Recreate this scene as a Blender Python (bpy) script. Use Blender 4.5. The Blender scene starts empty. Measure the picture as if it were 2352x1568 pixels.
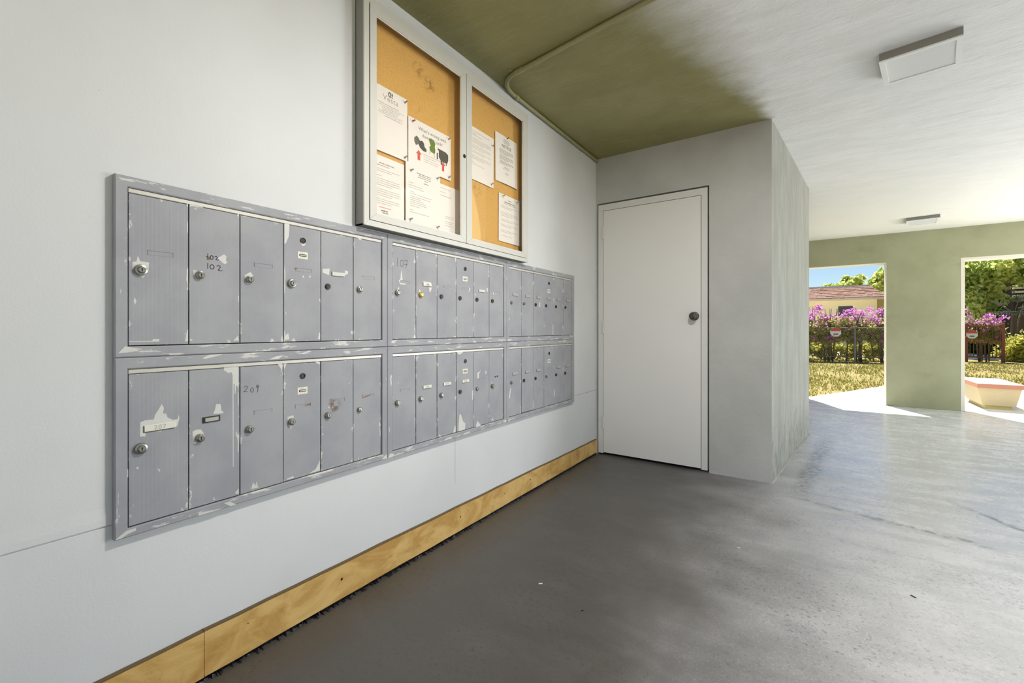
import bpy, bmesh, math, random
import numpy as np
from mathutils import Vector, Matrix
random.seed(7)
S = bpy.context.scene
COL = S.collection
R = math.radians

# ---------------------------------------------------------------- camera, light, exposure
cam_d = bpy.data.cameras.new('camera')
cam_d.sensor_width = 36.0
cam_d.lens = 1007.3 / 2352 * 36
cam_d.shift_y = -28.1 / 2352
cam_d.clip_start = 0.02
cam_d.clip_end = 400
cam = bpy.data.objects.new('camera', cam_d)
COL.objects.link(cam)
cam.location = (1.5058, 0.0, 1.045)
cam.rotation_euler = (math.pi / 2, 0, 0.601)
S.camera = cam

S.view_settings.view_transform = 'Standard'
S.view_settings.look = 'None'
S.view_settings.gamma = 1.0
S.view_settings.use_curve_mapping = False
S.view_settings.exposure = 0.9

SUN_TRAVEL = Vector((0.34 * math.cos(R(59.5)), -0.94 * math.cos(R(59.5)), -math.sin(R(59.5))))
sun_d = bpy.data.lights.new('sun', 'SUN')
sun_d.energy = 5.5
sun_d.angle = R(0.5)
sun_d.color = (1.0, 0.95, 0.87)
sun = bpy.data.objects.new('sun', sun_d)
COL.objects.link(sun)
sun.location = (-6, 20, 30)
sun.rotation_euler = SUN_TRAVEL.to_track_quat('-Z', 'Y').to_euler()

world = bpy.data.worlds.new('world')
S.world = world
world.use_nodes = True
wt = world.node_tree
wt.nodes.clear()
sky = wt.nodes.new('ShaderNodeTexSky')
sky.sky_type = 'NISHITA'
sky.sun_disc = False
sky.sun_elevation = R(59.5)
sky.sun_rotation = math.atan2(-SUN_TRAVEL.x, -SUN_TRAVEL.y)
sky.air_density = 1.0
sky.dust_density = 0.15
sky.ozone_density = 4.0
wb = wt.nodes.new('ShaderNodeBackground')
wb.inputs['Strength'].default_value = 0.062
wo = wt.nodes.new('ShaderNodeOutputWorld')
wt.links.new(sky.outputs[0], wb.inputs[0])
wt.links.new(wb.outputs[0], wo.inputs[0])

def area_light(name, loc, target, sx, sy, power, color):
    d = bpy.data.lights.new(name, 'AREA')
    d.shape = 'RECTANGLE'
    d.size, d.size_y = sx, sy
    d.energy = power
    d.color = color
    o = bpy.data.objects.new(name, d)
    COL.objects.link(o)
    o.location = loc
    o.rotation_euler = (Vector(target) - Vector(loc)).to_track_quat('-Z', 'Y').to_euler()
    return o
LAMP3 = Vector((1.45, 1.45, 2.42))
area_light('ceiling_lamp_light', (LAMP3.x, LAMP3.y, 2.42), (LAMP3.x, LAMP3.y, 0), 0.11, 0.11, 24, (1.0, 0.97, 0.92))
# added fill lamp at the open right-hand side, standing in for daylight
area_light('side_fill_lamp', (6.45, 6.9, 1.0), (1.6, 2.8, 1.6), 2.4, 1.8, 98, (0.92, 0.96, 1.0))



# ---------------------------------------------------------------- helpers
def lin(r, g, b):
    f = lambda c: c / 12.92 if c <= 0.04045 else ((c + 0.055) / 1.055) ** 2.4
    return (f(r / 255), f(g / 255), f(b / 255), 1.0)

class NT:
    """small wrapper to write node materials tersely"""
    def __init__(self, name):
        self.m = bpy.data.materials.new(name)
        self.m.use_nodes = True
        self.t = self.m.node_tree
        self.b = self.t.nodes['Principled BSDF']
        self.out = self.t.nodes['Material Output']
        self._pos = None
    def new(self, typ): return self.t.nodes.new(typ)
    def put(self, sock, v):
        if isinstance(v, bpy.types.NodeSocket): self.t.links.new(v, sock)
        elif v is not None: sock.default_value = v
    def pos(self):
        if self._pos is None: self._pos = self.new('ShaderNodeNewGeometry').outputs['Position']
        return self._pos
    def tex(self, which): return self.new('ShaderNodeTexCoord').outputs[which]
    def scaled(self, v, s, rot=(0, 0, 0)):
        n = self.new('ShaderNodeMapping'); self.put(n.inputs[0], v)
        n.inputs['Scale'].default_value = s; n.inputs['Rotation'].default_value = rot
        return n.outputs[0]
    def noise(self, scale, detail=4, rough=0.55, vec=None, dist=0.0):
        n = self.new('ShaderNodeTexNoise')
        self.put(n.inputs['Vector'], vec if vec is not None else self.pos())
        n.inputs['Scale'].default_value = scale; n.inputs['Detail'].default_value = detail
        n.inputs['Roughness'].default_value = rough; n.inputs['Distortion'].default_value = dist
        return n.outputs['Fac']
    def math(self, op, a, b=None, c=None):
        n = self.new('ShaderNodeMath'); n.operation = op
        self.put(n.inputs[0], a)
        if b is not None: self.put(n.inputs[1], b)
        if c is not None: self.put(n.inputs[2], c)
        return n.outputs[0]
    def step(self, v, lo, hi, a=0.0, b=1.0):
        n = self.new('ShaderNodeMapRange'); n.interpolation_type = 'SMOOTHSTEP'
        self.put(n.inputs[0], v); self.put(n.inputs[1], lo); self.put(n.inputs[2], hi)
        self.put(n.inputs[3], a); self.put(n.inputs[4], b)
        return n.outputs[0]
    def mix(self, f, a, b):
        n = self.new('ShaderNodeMix'); n.data_type = 'RGBA'
        self.put(n.inputs[0], f); self.put(n.inputs[6], a); self.put(n.inputs[7], b)
        return n.outputs[2]
    def xyz(self, v=None):
        n = self.new('ShaderNodeSeparateXYZ'); self.put(n.inputs[0], v if v is not None else self.pos())
        return n.outputs
    def bump(self, h, strength=0.2, dist=0.01, prev=None):
        n = self.new('ShaderNodeBump'); n.inputs['Strength'].default_value = strength
        n.inputs['Distance'].default_value = dist
        self.put(n.inputs['Height'], h)
        if prev is not None: self.put(n.inputs['Normal'], prev)
        return n.outputs[0]
    def done(self, col, rough=0.6, normal=None, metal=0.0, spec=0.5):
        self.put(self.b.inputs['Base Color'], col)
        self.put(self.b.inputs['Roughness'], rough)
        self.put(self.b.inputs['Metallic'], metal)
        self.b.inputs['Specular IOR Level'].default_value = spec
        if normal is not None: self.put(self.b.inputs['Normal'], normal)
        return self.m

def plain(name, c, rough=0.6, metal=0.0, var=0.06, spec=0.5, scale=40):
    n = NT(name)
    c2 = tuple(max(0, x * (1 - var * 2)) for x in c[:3]) + (1,)
    return n.done(n.mix(n.noise(scale, 3), c2, c), rough, None, metal, spec)

# ------ wall paint (mail wall): satin white with roller texture, thin panel joint and hairlines
def m_wall():
    n = NT('white_wall_paint')
    big = n.noise(1.3, 3)
    fine = n.noise(160, 3)
    roll = n.noise(22, 4, vec=n.scaled(n.pos(), (1, 1, 0.35)))
    col = n.mix(n.step(big, 0.35, 0.65), lin(207, 208, 208), lin(215, 216, 216))
    col = n.mix(n.step(n.noise(60, 5), 0.72, 0.78), col, lin(190, 190, 186))
    nb = n.bump(fine, 0.12, 0.002)
    nb = n.bump(roll, 0.12, 0.004, nb)
    return n.done(col, n.step(big, 0.3, 0.7, 0.52, 0.62), nb, 0, 0.42)

def m_endwall():
    n = NT('grey_white_stucco_paint')
    big = n.noise(2.2, 4)
    col = n.mix(n.step(big, 0.3, 0.7), lin(174, 174, 171), lin(186, 186, 183))
    nb = n.bump(n.noise(120, 4), 0.2, 0.003)
    nb = n.bump(n.noise(14, 4), 0.25, 0.01, nb)
    return n.done(col, 0.5, nb, 0, 0.4)

def m_dirty():
    n = NT('stained_corridor_stucco')
    p = n.scaled(n.pos(), (3, 3, 0.9))
    streak = n.noise(2.0, 6, 0.65, vec=p)
    col = n.mix(n.step(streak, 0.38, 0.66), lin(142, 143, 133), lin(160, 161, 153))
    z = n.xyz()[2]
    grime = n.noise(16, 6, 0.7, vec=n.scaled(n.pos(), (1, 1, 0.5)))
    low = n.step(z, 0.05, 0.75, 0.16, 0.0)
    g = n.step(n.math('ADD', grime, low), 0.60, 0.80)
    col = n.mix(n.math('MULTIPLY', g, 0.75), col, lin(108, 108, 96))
    nb = n.bump(n.noise(60, 5), 0.3, 0.006)
    return n.done(col, 0.55, nb, 0, 0.35)

def m_ceiling():
    n = NT('ceiling_paint_olive_and_white')
    o = n.xyz()
    # straight paint edge from the wall corner (1.28,3.45) to (1.0,1.95); positive on the corridor side
    a = n.math('MULTIPLY', n.math('SUBTRACT', o[0], 1.28), 0.983)
    b = n.math('MULTIPLY', n.math('SUBTRACT', o[1], 3.45), -0.184)
    d = n.math('ADD', a, b)
    d = n.math('ADD', d, n.math('MULTIPLY', n.math('MAXIMUM', n.math('SUBTRACT', o[1], 3.44), 0.0), 0.6))
    far = n.math('SUBTRACT', 3.45, o[1])
    w = n.math('ADD', 0.03, n.math('MULTIPLY', n.math('MAXIMUM', far, 0.0), 0.13))
    d = n.math('ADD', d, n.math('MULTIPLY', n.math('SUBTRACT', n.noise(9, 5, 0.6), 0.5), 0.16))
    t = n.step(n.math('DIVIDE', d, w), -1.3, 1.3)
    olive = n.mix(n.step(n.noise(3, 4), 0.35, 0.65), lin(136, 132, 86), lin(146, 142, 97))
    sw = n.noise(3.0, 6, 0.6, vec=n.scaled(n.pos(), (1, 3.2, 1), (0, 0, R(-14))))
    white = n.mix(n.step(sw, 0.36, 0.62), lin(235, 235, 232), lin(242, 242, 240))
    # warmer white towards the far end
    white = n.mix(n.step(o[1], 4.0, 7.5), white, lin(238, 236, 225))
    col = n.mix(t, olive, white)
    nb = n.bump(n.noise(110, 4, 0.6), 0.45, 0.004)
    nb = n.bump(n.noise(7, 5, 0.6, vec=n.scaled(n.pos(), (1, 3, 1), (0, 0, R(-14)))), 0.5, 0.02, nb)
    return n.done(col, 0.5, nb, 0, 0.3)

def m_floor():
    n = NT('worn_grey_floor_paint')
    o = n.xyz()
    stret = n.scaled(n.pos(), (1.0, 2.6, 1.0), (0, 0, R(8)))
    cloud = n.noise(1.1, 5, 0.6)
    streak = n.noise(2.6, 7, 0.68, vec=stret)
    col = n.mix(n.step(cloud, 0.3, 0.7), lin(70, 67, 63), lin(79, 76, 72))
    col = n.mix(n.step(streak, 0.42, 0.68, 0.0, 0.22), col, lin(96, 94, 91))
    # corridor half paler by wear, and by its stronger light painted in
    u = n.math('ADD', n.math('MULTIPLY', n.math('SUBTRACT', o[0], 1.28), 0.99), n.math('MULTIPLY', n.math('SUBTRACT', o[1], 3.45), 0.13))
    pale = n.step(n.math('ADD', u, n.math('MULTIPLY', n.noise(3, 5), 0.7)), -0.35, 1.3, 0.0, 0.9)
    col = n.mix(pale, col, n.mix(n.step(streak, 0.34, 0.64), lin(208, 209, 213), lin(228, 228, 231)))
    # scattered specks, grit
    cl = n.step(n.noise(2.2, 5, 0.65), 0.34, 0.66, 0.15, 1.0)
    sp = n.math('MULTIPLY', n.step(n.noise(62, 5, 0.75), 0.53, 0.64, 0.0, 0.75), cl)
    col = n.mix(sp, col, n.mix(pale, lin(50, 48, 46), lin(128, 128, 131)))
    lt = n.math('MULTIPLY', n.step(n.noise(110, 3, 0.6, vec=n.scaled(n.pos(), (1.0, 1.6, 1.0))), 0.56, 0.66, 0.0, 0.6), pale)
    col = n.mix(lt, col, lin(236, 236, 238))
    sp2 = n.step(n.noise(22, 9, 0.82, vec=n.scaled(n.pos(), (1, 1.5, 1))), 0.58, 0.74, 0.0, 0.6)
    col = n.mix(n.math('MULTIPLY', sp2, n.step(o[0], 0.8, 1.6)), col, lin(88, 88, 92))
    # dark scuff band running along the corridor wall
    dw = n.math('SUBTRACT', n.math('ADD', n.math('MULTIPLY', n.math('SUBTRACT', o[0], 1.277), 0.9946), n.math('MULTIPLY', n.math('SUBTRACT', o[1], 3.445), -0.1038)),
                n.math('MULTIPLY', n.noise(4, 3), 0.10))
    band = n.math('MULTIPLY', n.step(dw, 0.03, 0.10), n.step(dw, 0.21, 0.12))
    band = n.math('MULTIPLY', band, n.math('MULTIPLY', n.step(o[1], 3.2, 3.5), n.step(o[1], 5.6, 4.6)))
    band = n.math('MULTIPLY', band, n.step(n.noise(24, 6, 0.7), 0.38, 0.62))
    col = n.mix(n.math('MULTIPLY', band, 0.7), col, lin(74, 75, 80))
    # irregular cross streaks (old trowel joints)
    def joint(y0, slope, wd, x0, x1, amt):
        l = n.math('SUBTRACT', n.math('ADD', o[1], n.math('MULTIPLY', o[0], slope)), y0)
        l = n.math('ABSOLUTE', n.math('ADD', l, n.math('MULTIPLY', n.math('SUBTRACT', n.noise(7, 4), 0.5), 0.10)))
        f = n.math('MULTIPLY', n.step(l, wd, 0.0), n.math('MULTIPLY', n.step(o[0], x0, x0 + .15), n.step(o[0], x1, x1 - .15)))
        return n.math('MULTIPLY', n.math('MULTIPLY', f, n.step(n.noise(20, 5, 0.7), 0.36, 0.6)), amt)
    for args in ((3.60, 0.26, 0.035, 1.35, 2.3, 0.65), (6.84, 1.44, 0.06, 2.15, 2.9, 0.7), (4.25, 0.1, 0.02, 1.4, 1.9, 0.4)):
        col = n.mix(joint(*args), col, lin(80, 80, 84))
    cr = n.math('ABSOLUTE', n.math('ADD', n.math('SUBTRACT', n.math('ADD', o[1], n.math('MULTIPLY', o[0], 0.62)), 2.48), n.math('MULTIPLY', n.math('SUBTRACT', n.noise(14, 3), 0.5), 0.12)))
    crf = n.math('MULTIPLY', n.step(cr, 0.004, 0.0), n.math('MULTIPLY', n.step(o[0], .42, .5), n.step(o[0], .95, .85)))
    col = n.mix(n.math('MULTIPLY', crf, 0.6), col, lin(60, 58, 55))
    rgh = n.step(n.math('ADD', streak, n.math('MULTIPLY', n.noise(35, 6, 0.7), 0.35)), 0.5, 0.9, 0.18, 0.34)
    rgh = n.math('ADD', rgh, n.math('MULTIPLY', n.math('SUBTRACT', 0.9, pale), 0.22))
    nb = n.bump(n.noise(90, 4, 0.6), 0.10, 0.003)
    nb = n.bump(n.noise(3.2, 7, 0.65, vec=stret), 0.07, 0.012, nb)
    return n.done(col, rgh, nb, 0, 0.7)

def m_olive_wall():
    n = NT('olive_green_wall_paint')
    c = n.noise(1.6, 5, 0.6)
    col = n.mix(n.step(c, 0.3, 0.7), lin(150, 151, 119), lin(164, 165, 134))
    patch = n.step(n.noise(2.6, 4, 0.6, vec=n.scaled(n.pos(), (1, 1, 1.6))), 0.58, 0.74, 0.0, 0.35)
    col = n.mix(patch, col, lin(132, 133, 106))
    nb = n.bump(n.noise(90, 4), 0.2, 0.004)
    return n.done(col, 0.5, nb, 0, 0.35)

def m_plywood():
    n = NT('yellow_plywood')
    w = n.noise(5.0, 6, 0.62, vec=n.scaled(n.pos(), (1, 1.0, 1.7)), dist=1.1)
    f = n.noise(30, 6, 0.7, vec=n.scaled(n.pos(), (1, 0.5, 2.0)), dist=0.6)
    col = n.mix(n.step(w, 0.34, 0.66), lin(186, 142, 74), lin(216, 180, 112))
    col = n.mix(n.step(f, 0.5, 0.8, 0, 0.55), col, lin(222, 190, 126))
    col = n.mix(n.step(n.noise(11, 7, 0.75, vec=n.scaled(n.pos(), (1, 1.4, 1)), dist=1.0), 0.60, 0.76, 0, 0.5), col, lin(152, 108, 48))
    return n.done(col, 0.5, n.bump(f, 0.1, 0.002), 0, 0.4)

def m_cork():
    n = NT('cork_board')
    f = n.noise(260, 4, 0.7)
    c = n.noise(9, 6, 0.7)
    o = n.xyz()
    col = n.mix(n.step(f, 0.3, 0.7), lin(206, 156, 80), lin(222, 176, 104))
    col = n.mix(n.step(c, 0.60, 0.75, 0, 0.5), col, lin(184, 130, 58))
    # pale area with a curved edge, lower left of the right-hand door
    e = n.math('ADD', n.math('SUBTRACT', o[1], 1.80), n.math('MULTIPLY', n.math('POWER', n.math('ABSOLUTE', n.math('SUBTRACT', o[2], 1.50)), 2.0), 0.9))
    pale = n.math('MULTIPLY', n.step(e, 0.09, 0.075), n.math('MULTIPLY', n.step(o[1], 1.70, 1.71), n.step(o[2], 1.85, 1.75)))
    col = n.mix(n.math('MULTIPLY', pale, 0.75), col, lin(236, 198, 128))
    # soot-like smudges
    def spot(y, z, r):
        dy = n.math('SUBTRACT', o[1], y); dz = n.math('SUBTRACT', o[2], z)
        return n.math('SQRT', n.math('ADD', n.math('MULTIPLY', dy, dy), n.math('MULTIPLY', dz, dz)))
    for (y, z, r) in ((1.42, 2.24, .05), (1.49, 2.20, .05), (1.85, 1.80, .05)):
        s_ = n.math('MULTIPLY', n.step(spot(y, z, r), r, r * .1), n.step(n.noise(40, 5, 0.7), 0.45, 0.6))
        col = n.mix(n.math('MULTIPLY', s_, 0.6), col, lin(96, 66, 22))
    dots = n.step(n.noise(120, 2, 0.5), 0.74, 0.78, 0, 0.7)
    col = n.mix(dots, col, lin(104, 70, 26))
    return n.done(col, 0.8, n.bump(f, 0.2, 0.002), 0, 0.2)

def m_mailbox(axis=None):
    n = NT('worn_lavender_grey_paint' + ('' if axis is None else '_rail_' + axis))
    base = n.mix(n.step(n.noise(6, 4), 0.3, 0.7), lin(150, 150, 156), lin(161, 162, 165))
    base = n.mix(n.step(n.noise(40, 6, 0.7), 0.6, 0.8, 0, 0.35), base, lin(140, 141, 145))
    if axis is None:
        ribs = n.new('ShaderNodeTexWave'); ribs.bands_direction = 'Y'
        n.put(ribs.inputs['Vector'], n.pos())
        ribs.inputs['Scale'].default_value = 110; ribs.inputs['Distortion'].default_value = 0.3
        rf = ribs.outputs['Fac']
        base = n.mix(n.step(rf, 0.2, 0.0, 0.0, 0.12), base, lin(110, 111, 118))
        g = n.xyz(n.tex('Generated'))
        ey = n.math('MULTIPLY', n.math('MINIMUM', g[1], n.math('SUBTRACT', 1.0, g[1])), 0.134)
        ez = n.math('MULTIPLY', n.math('MINIMUM', g[2], n.math('SUBTRACT', 1.0, g[2])), 0.405)
        e = n.math('MINIMUM', ey, ez)
        ns = n.noise(30, 6, 0.7, vec=n.scaled(n.pos(), (1, 1.3, 0.7)))
        chip = n.step(n.math('SUBTRACT', ns, n.math('MULTIPLY', e, 9.0)), 0.568, 0.583)
        tiny = n.step(n.noise(95, 3, 0.6), 0.755, 0.775)
        chip = n.math('MAXIMUM', chip, n.math('MULTIPLY', tiny, 0.6))
        nb = n.bump(rf, 0.10, 0.001)
    else:
        sc = (1, 0.22, 1.3) if axis == 'y' else (1, 1.3, 0.22)
        ns = n.noise(42, 6, 0.7, vec=n.scaled(n.pos(), sc))
        chip = n.step(ns, 0.572 if axis == 'y' else 0.645, 0.592 if axis == 'y' else 0.665)
        nb = n.bump(ns, 0.08, 0.001)
    col = n.mix(chip, base, lin(205, 204, 198))
    nb = n.bump(chip, -0.15, 0.0006, nb)
    return n.done(col, n.step(chip, 0, 1, 0.55, 0.40), nb, 0, 0.35)

def m_grass():
    n = NT('dry_lawn')
    c = n.noise(1.4, 6, 0.7)
    f = n.noise(26, 6, 0.75)
    col = n.mix(n.step(c, 0.34, 0.6), lin(140, 134, 70), lin(172, 156, 112))
    col = n.mix(n.step(f, 0.45, 0.7, 0, 0.7), col, lin(122, 116, 56))
    return n.done(col, 0.9, n.bump(f, 0.6, 0.03), 0, 0.1)

def m_leaf(name, a, b, c=None, trans=0.35, scale=9):
    n = NT(name)
    t = n.noise(scale, 3)
    u = n.noise(scale * 9, 2)
    col = n.mix(n.step(t, 0.35, 0.65), a, b)
    if c: col = n.mix(n.step(u, 0.48, 0.62), col, c)
    n.done(col, 0.5, None, 0, 0.35)
    tr = n.new('ShaderNodeBsdfTranslucent'); n.put(tr.inputs[0], col)
    ms = n.new('ShaderNodeMixShader'); ms.inputs[0].default_value = trans
    n.t.links.new(n.b.outputs[0], ms.inputs[1]); n.t.links.new(tr.outputs[0], ms.inputs[2])
    n.t.links.new(ms.outputs[0], n.out.inputs[0])
    return n.m

def m_glass():
    n = NT('clear_door_glass')
    tr = n.new('ShaderNodeBsdfTransparent'); tr.inputs[0].default_value = (0.985, 0.985, 0.98, 1)
    gl = n.new('ShaderNodeBsdfGlossy'); gl.inputs['Roughness'].default_value = 0.02
    lw = n.new('ShaderNodeLayerWeight'); lw.inputs[0].default_value = 0.5
    fr = n.math('ADD', 0.02, n.math('MULTIPLY', n.math('POWER', lw.outputs['Facing'], 5.0), 0.7))
    ms = n.new('ShaderNodeMixShader')
    n.t.links.new(fr, ms.inputs[0]); n.t.links.new(tr.outputs[0], ms.inputs[1]); n.t.links.new(gl.outputs[0], ms.inputs[2])
    n.t.links.new(ms.outputs[0], n.out.inputs[0])
    return n.m

def m_stain():
    n = NT('brown_rust_smear')
    g = n.xyz(n.tex('Generated'))
    dx = n.math('SUBTRACT', g[1], 0.5); dz = n.math('SUBTRACT', g[2], 0.5)
    r = n.math('SQRT', n.math('ADD', n.math('MULTIPLY', dx, dx), n.math('MULTIPLY', dz, dz)))
    a = n.math('MULTIPLY', n.step(r, 0.5, 0.12), n.step(n.noise(34, 5, 0.7), 0.36, 0.62))
    n.done(lin(128, 98, 66), 0.6)
    n.put(n.b.inputs['Alpha'], n.math('MULTIPLY', a, 0.8))
    return n.m

def m_concrete():
    n = NT('sun_bleached_concrete')
    col = n.mix(n.step(n.noise(3, 6, 0.7), 0.3, 0.7), lin(214, 211, 202), lin(228, 225, 217))
    return n.done(col, 0.85, n.bump(n.noise(50, 5), 0.2, 0.005), 0, 0.2)

def m_shingle():
    n = NT('brown_roof_shingle')
    v = n.noise(1.6, 5, 0.7)
    col = n.mix(n.step(n.noise(7, 3, vec=n.scaled(n.pos(), (1, 1, 3))), 0.3, 0.7), lin(132, 104, 92), lin(164, 132, 118))
    col = n.mix(n.step(v, 0.56, 0.70, 0, 0.6), col, lin(86, 72, 66))
    return n.done(col, 0.9, n.bump(n.noise(20, 4), 0.3, 0.02), 0, 0.1)

M = dict(
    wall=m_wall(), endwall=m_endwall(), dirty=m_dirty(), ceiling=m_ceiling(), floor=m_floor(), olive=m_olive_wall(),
    ply=m_plywood(), cork=m_cork(), box=m_mailbox(), rail_y=m_mailbox('y'), rail_z=m_mailbox('z'), grass=m_grass(), glass=m_glass(),
    stain=m_stain(), concrete=m_concrete(), shingle=m_shingle(),
    bare=plain('bare_pale_metal_under_paint', lin(212, 211, 205), 0.42),
    strip=plain('bare_aluminium_hinge_strip', lin(206, 202, 192), 0.38, 0.25),
    rust=plain('rust', lin(150, 100, 44), 0.8, var=0.2),
    dark=plain('dark_gap', lin(22, 21, 20), 0.8),
    chrome=plain('worn_nickel', lin(152, 150, 142), 0.3, 0.85),
    dullmetal=plain('dull_dark_steel', lin(70, 68, 64), 0.38, 0.8),
    brass=plain('brass', lin(216, 184, 92), 0.28, 0.85),
    bronze=plain('dark_satin_bronze', lin(112, 108, 98), 0.22, 0.95),
    case=plain('pale_warm_grey_aluminium', lin(204, 202, 194), 0.38, 0.15, 0.03),
    case_side=plain('grey_case_side', lin(150, 150, 146), 0.5, 0.1, 0.03),
    doorpaint=plain('white_door_paint', lin(224, 222, 219), 0.38, 0, 0.02, scale=3),
    framepaint=plain('white_frame_paint', lin(216, 215, 211), 0.42, 0, 0.03),
    jamb=plain('cream_jamb_paint', lin(228, 222, 204), 0.5, 0, 0.03),
    paper=plain('white_paper', lin(238, 230, 221), 0.75, 0, 0.02),
    topstrip=plain('dark_tan_strip', lin(112, 92, 62), 0.8, var=0.15),
    holder=plain('grey_painted_label_holder', lin(176, 175, 168), 0.45),
    label=plain('cream_label_card', lin(226, 222, 208), 0.5, 0, 0.03),
    ink=plain('grey_print_ink', lin(120, 118, 114), 0.8),
    faint=plain('faint_print_ink', lin(176, 172, 164), 0.8),
    black=plain('black_print_ink', lin(40, 38, 36), 0.7),
    marker=plain('dark_marker_ink', lin(66, 64, 72), 0.6),
    redink=plain('red_print_ink', lin(212, 96, 70), 0.7),
    pinkink=plain('pale_red_print_ink', lin(222, 170, 156), 0.7),
    greenink=plain('green_print_ink', lin(112, 134, 40), 0.7, var=0.15),
    greyink=plain('mid_grey_print_ink', lin(112, 108, 98), 0.7, var=0.15),
    darkink=plain('dark_grey_print_ink', lin(88, 82, 70), 0.7, var=0.2),
    blueink=plain('slate_blue_print_ink', lin(84, 96, 112), 0.7),
    orangeink=plain('orange_print_ink', lin(216, 124, 66), 0.7),
    pin_clear=plain('smoky_plastic', lin(150, 146, 136), 0.25),
    pin_red=plain('red_plastic', lin(178, 60, 40), 0.3),
    pin_green=plain('green_plastic', lin(66, 100, 56), 0.3),
    conduit=plain('olive_painted_pipe', lin(150, 148, 104), 0.45),
    lamp_body=plain('lamp_body_grey', lin(142, 139, 134), 0.4, 0, 0.02),  # one grey, darker than the rim and panel
    lamp_rim=plain('lamp_white_trim', lin(238, 238, 236), 0.35, 0, 0.01),
    lens=plain('opal_lens', lin(226, 228, 226), 0.25, 0, 0.01),
    tar=plain('black_tar', lin(44, 44, 50), 0.45, var=0.4, scale=260),
    terracotta=plain('terracotta_edge_paint', lin(190, 128, 104), 0.7),
    cream=plain('cream_masonry_paint', lin(202, 185, 148), 0.7, scale=8),
    creamlow=plain('mossy_cream_paint', lin(196, 184, 124), 0.75, scale=8),
    whitetop=plain('white_bench_top', lin(228, 230, 230), 0.6),
    house=plain('yellow_house_paint', lin(255, 236, 188), 0.8, scale=2, var=0.02),
    fascia=plain('pale_fascia_paint', lin(222, 208, 190), 0.7),
    gutter=plain('white_ridge_metal', lin(232, 232, 230), 0.5),
    window=plain('dark_window_glass', lin(74, 66, 72), 0.2),
    bark=plain('grey_brown_bark', lin(110, 92, 74), 0.9, var=0.2),
    redpost=plain('rust_red_post', lin(142, 78, 66), 0.7),
    steel=plain('galvanised_steel', lin(150, 148, 140), 0.45, 0.5),
    signwhite=plain('white_sign_face', lin(234, 232, 234), 0.4),
    signred=plain('red_sign_band', lin(204, 76, 70), 0.4),
    blade=m_leaf('grass_blade', lin(146, 142, 62), lin(178, 164, 106), lin(118, 128, 46), 0.3, 2),
    leaf_hedge=m_leaf('hedge_leaf', lin(150, 166, 74), lin(196, 190, 120), lin(208, 192, 146), 0.62, 4),
    leaf_low=m_leaf('low_hedge_leaf', lin(196, 196, 90), lin(220, 212, 122), lin(150, 156, 72), 0.62, 5),
    bract=m_leaf('bougainvillea_bract', lin(206, 110, 214), lin(224, 156, 226), lin(232, 186, 206), 0.6, 7),
    leaf_tree=m_leaf('tree_leaf', lin(160, 184, 84), lin(208, 214, 124), lin(222, 226, 170), 0.6, 2.2),
    leaf_dark=m_leaf('dark_tree_leaf', lin(86, 112, 52), lin(126, 146, 74), None, 0.35, 2.2),
    frond=m_leaf('silver_palm_frond', lin(110, 122, 100), lin(170, 176, 158), None, 0.2, 5),
)

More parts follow.
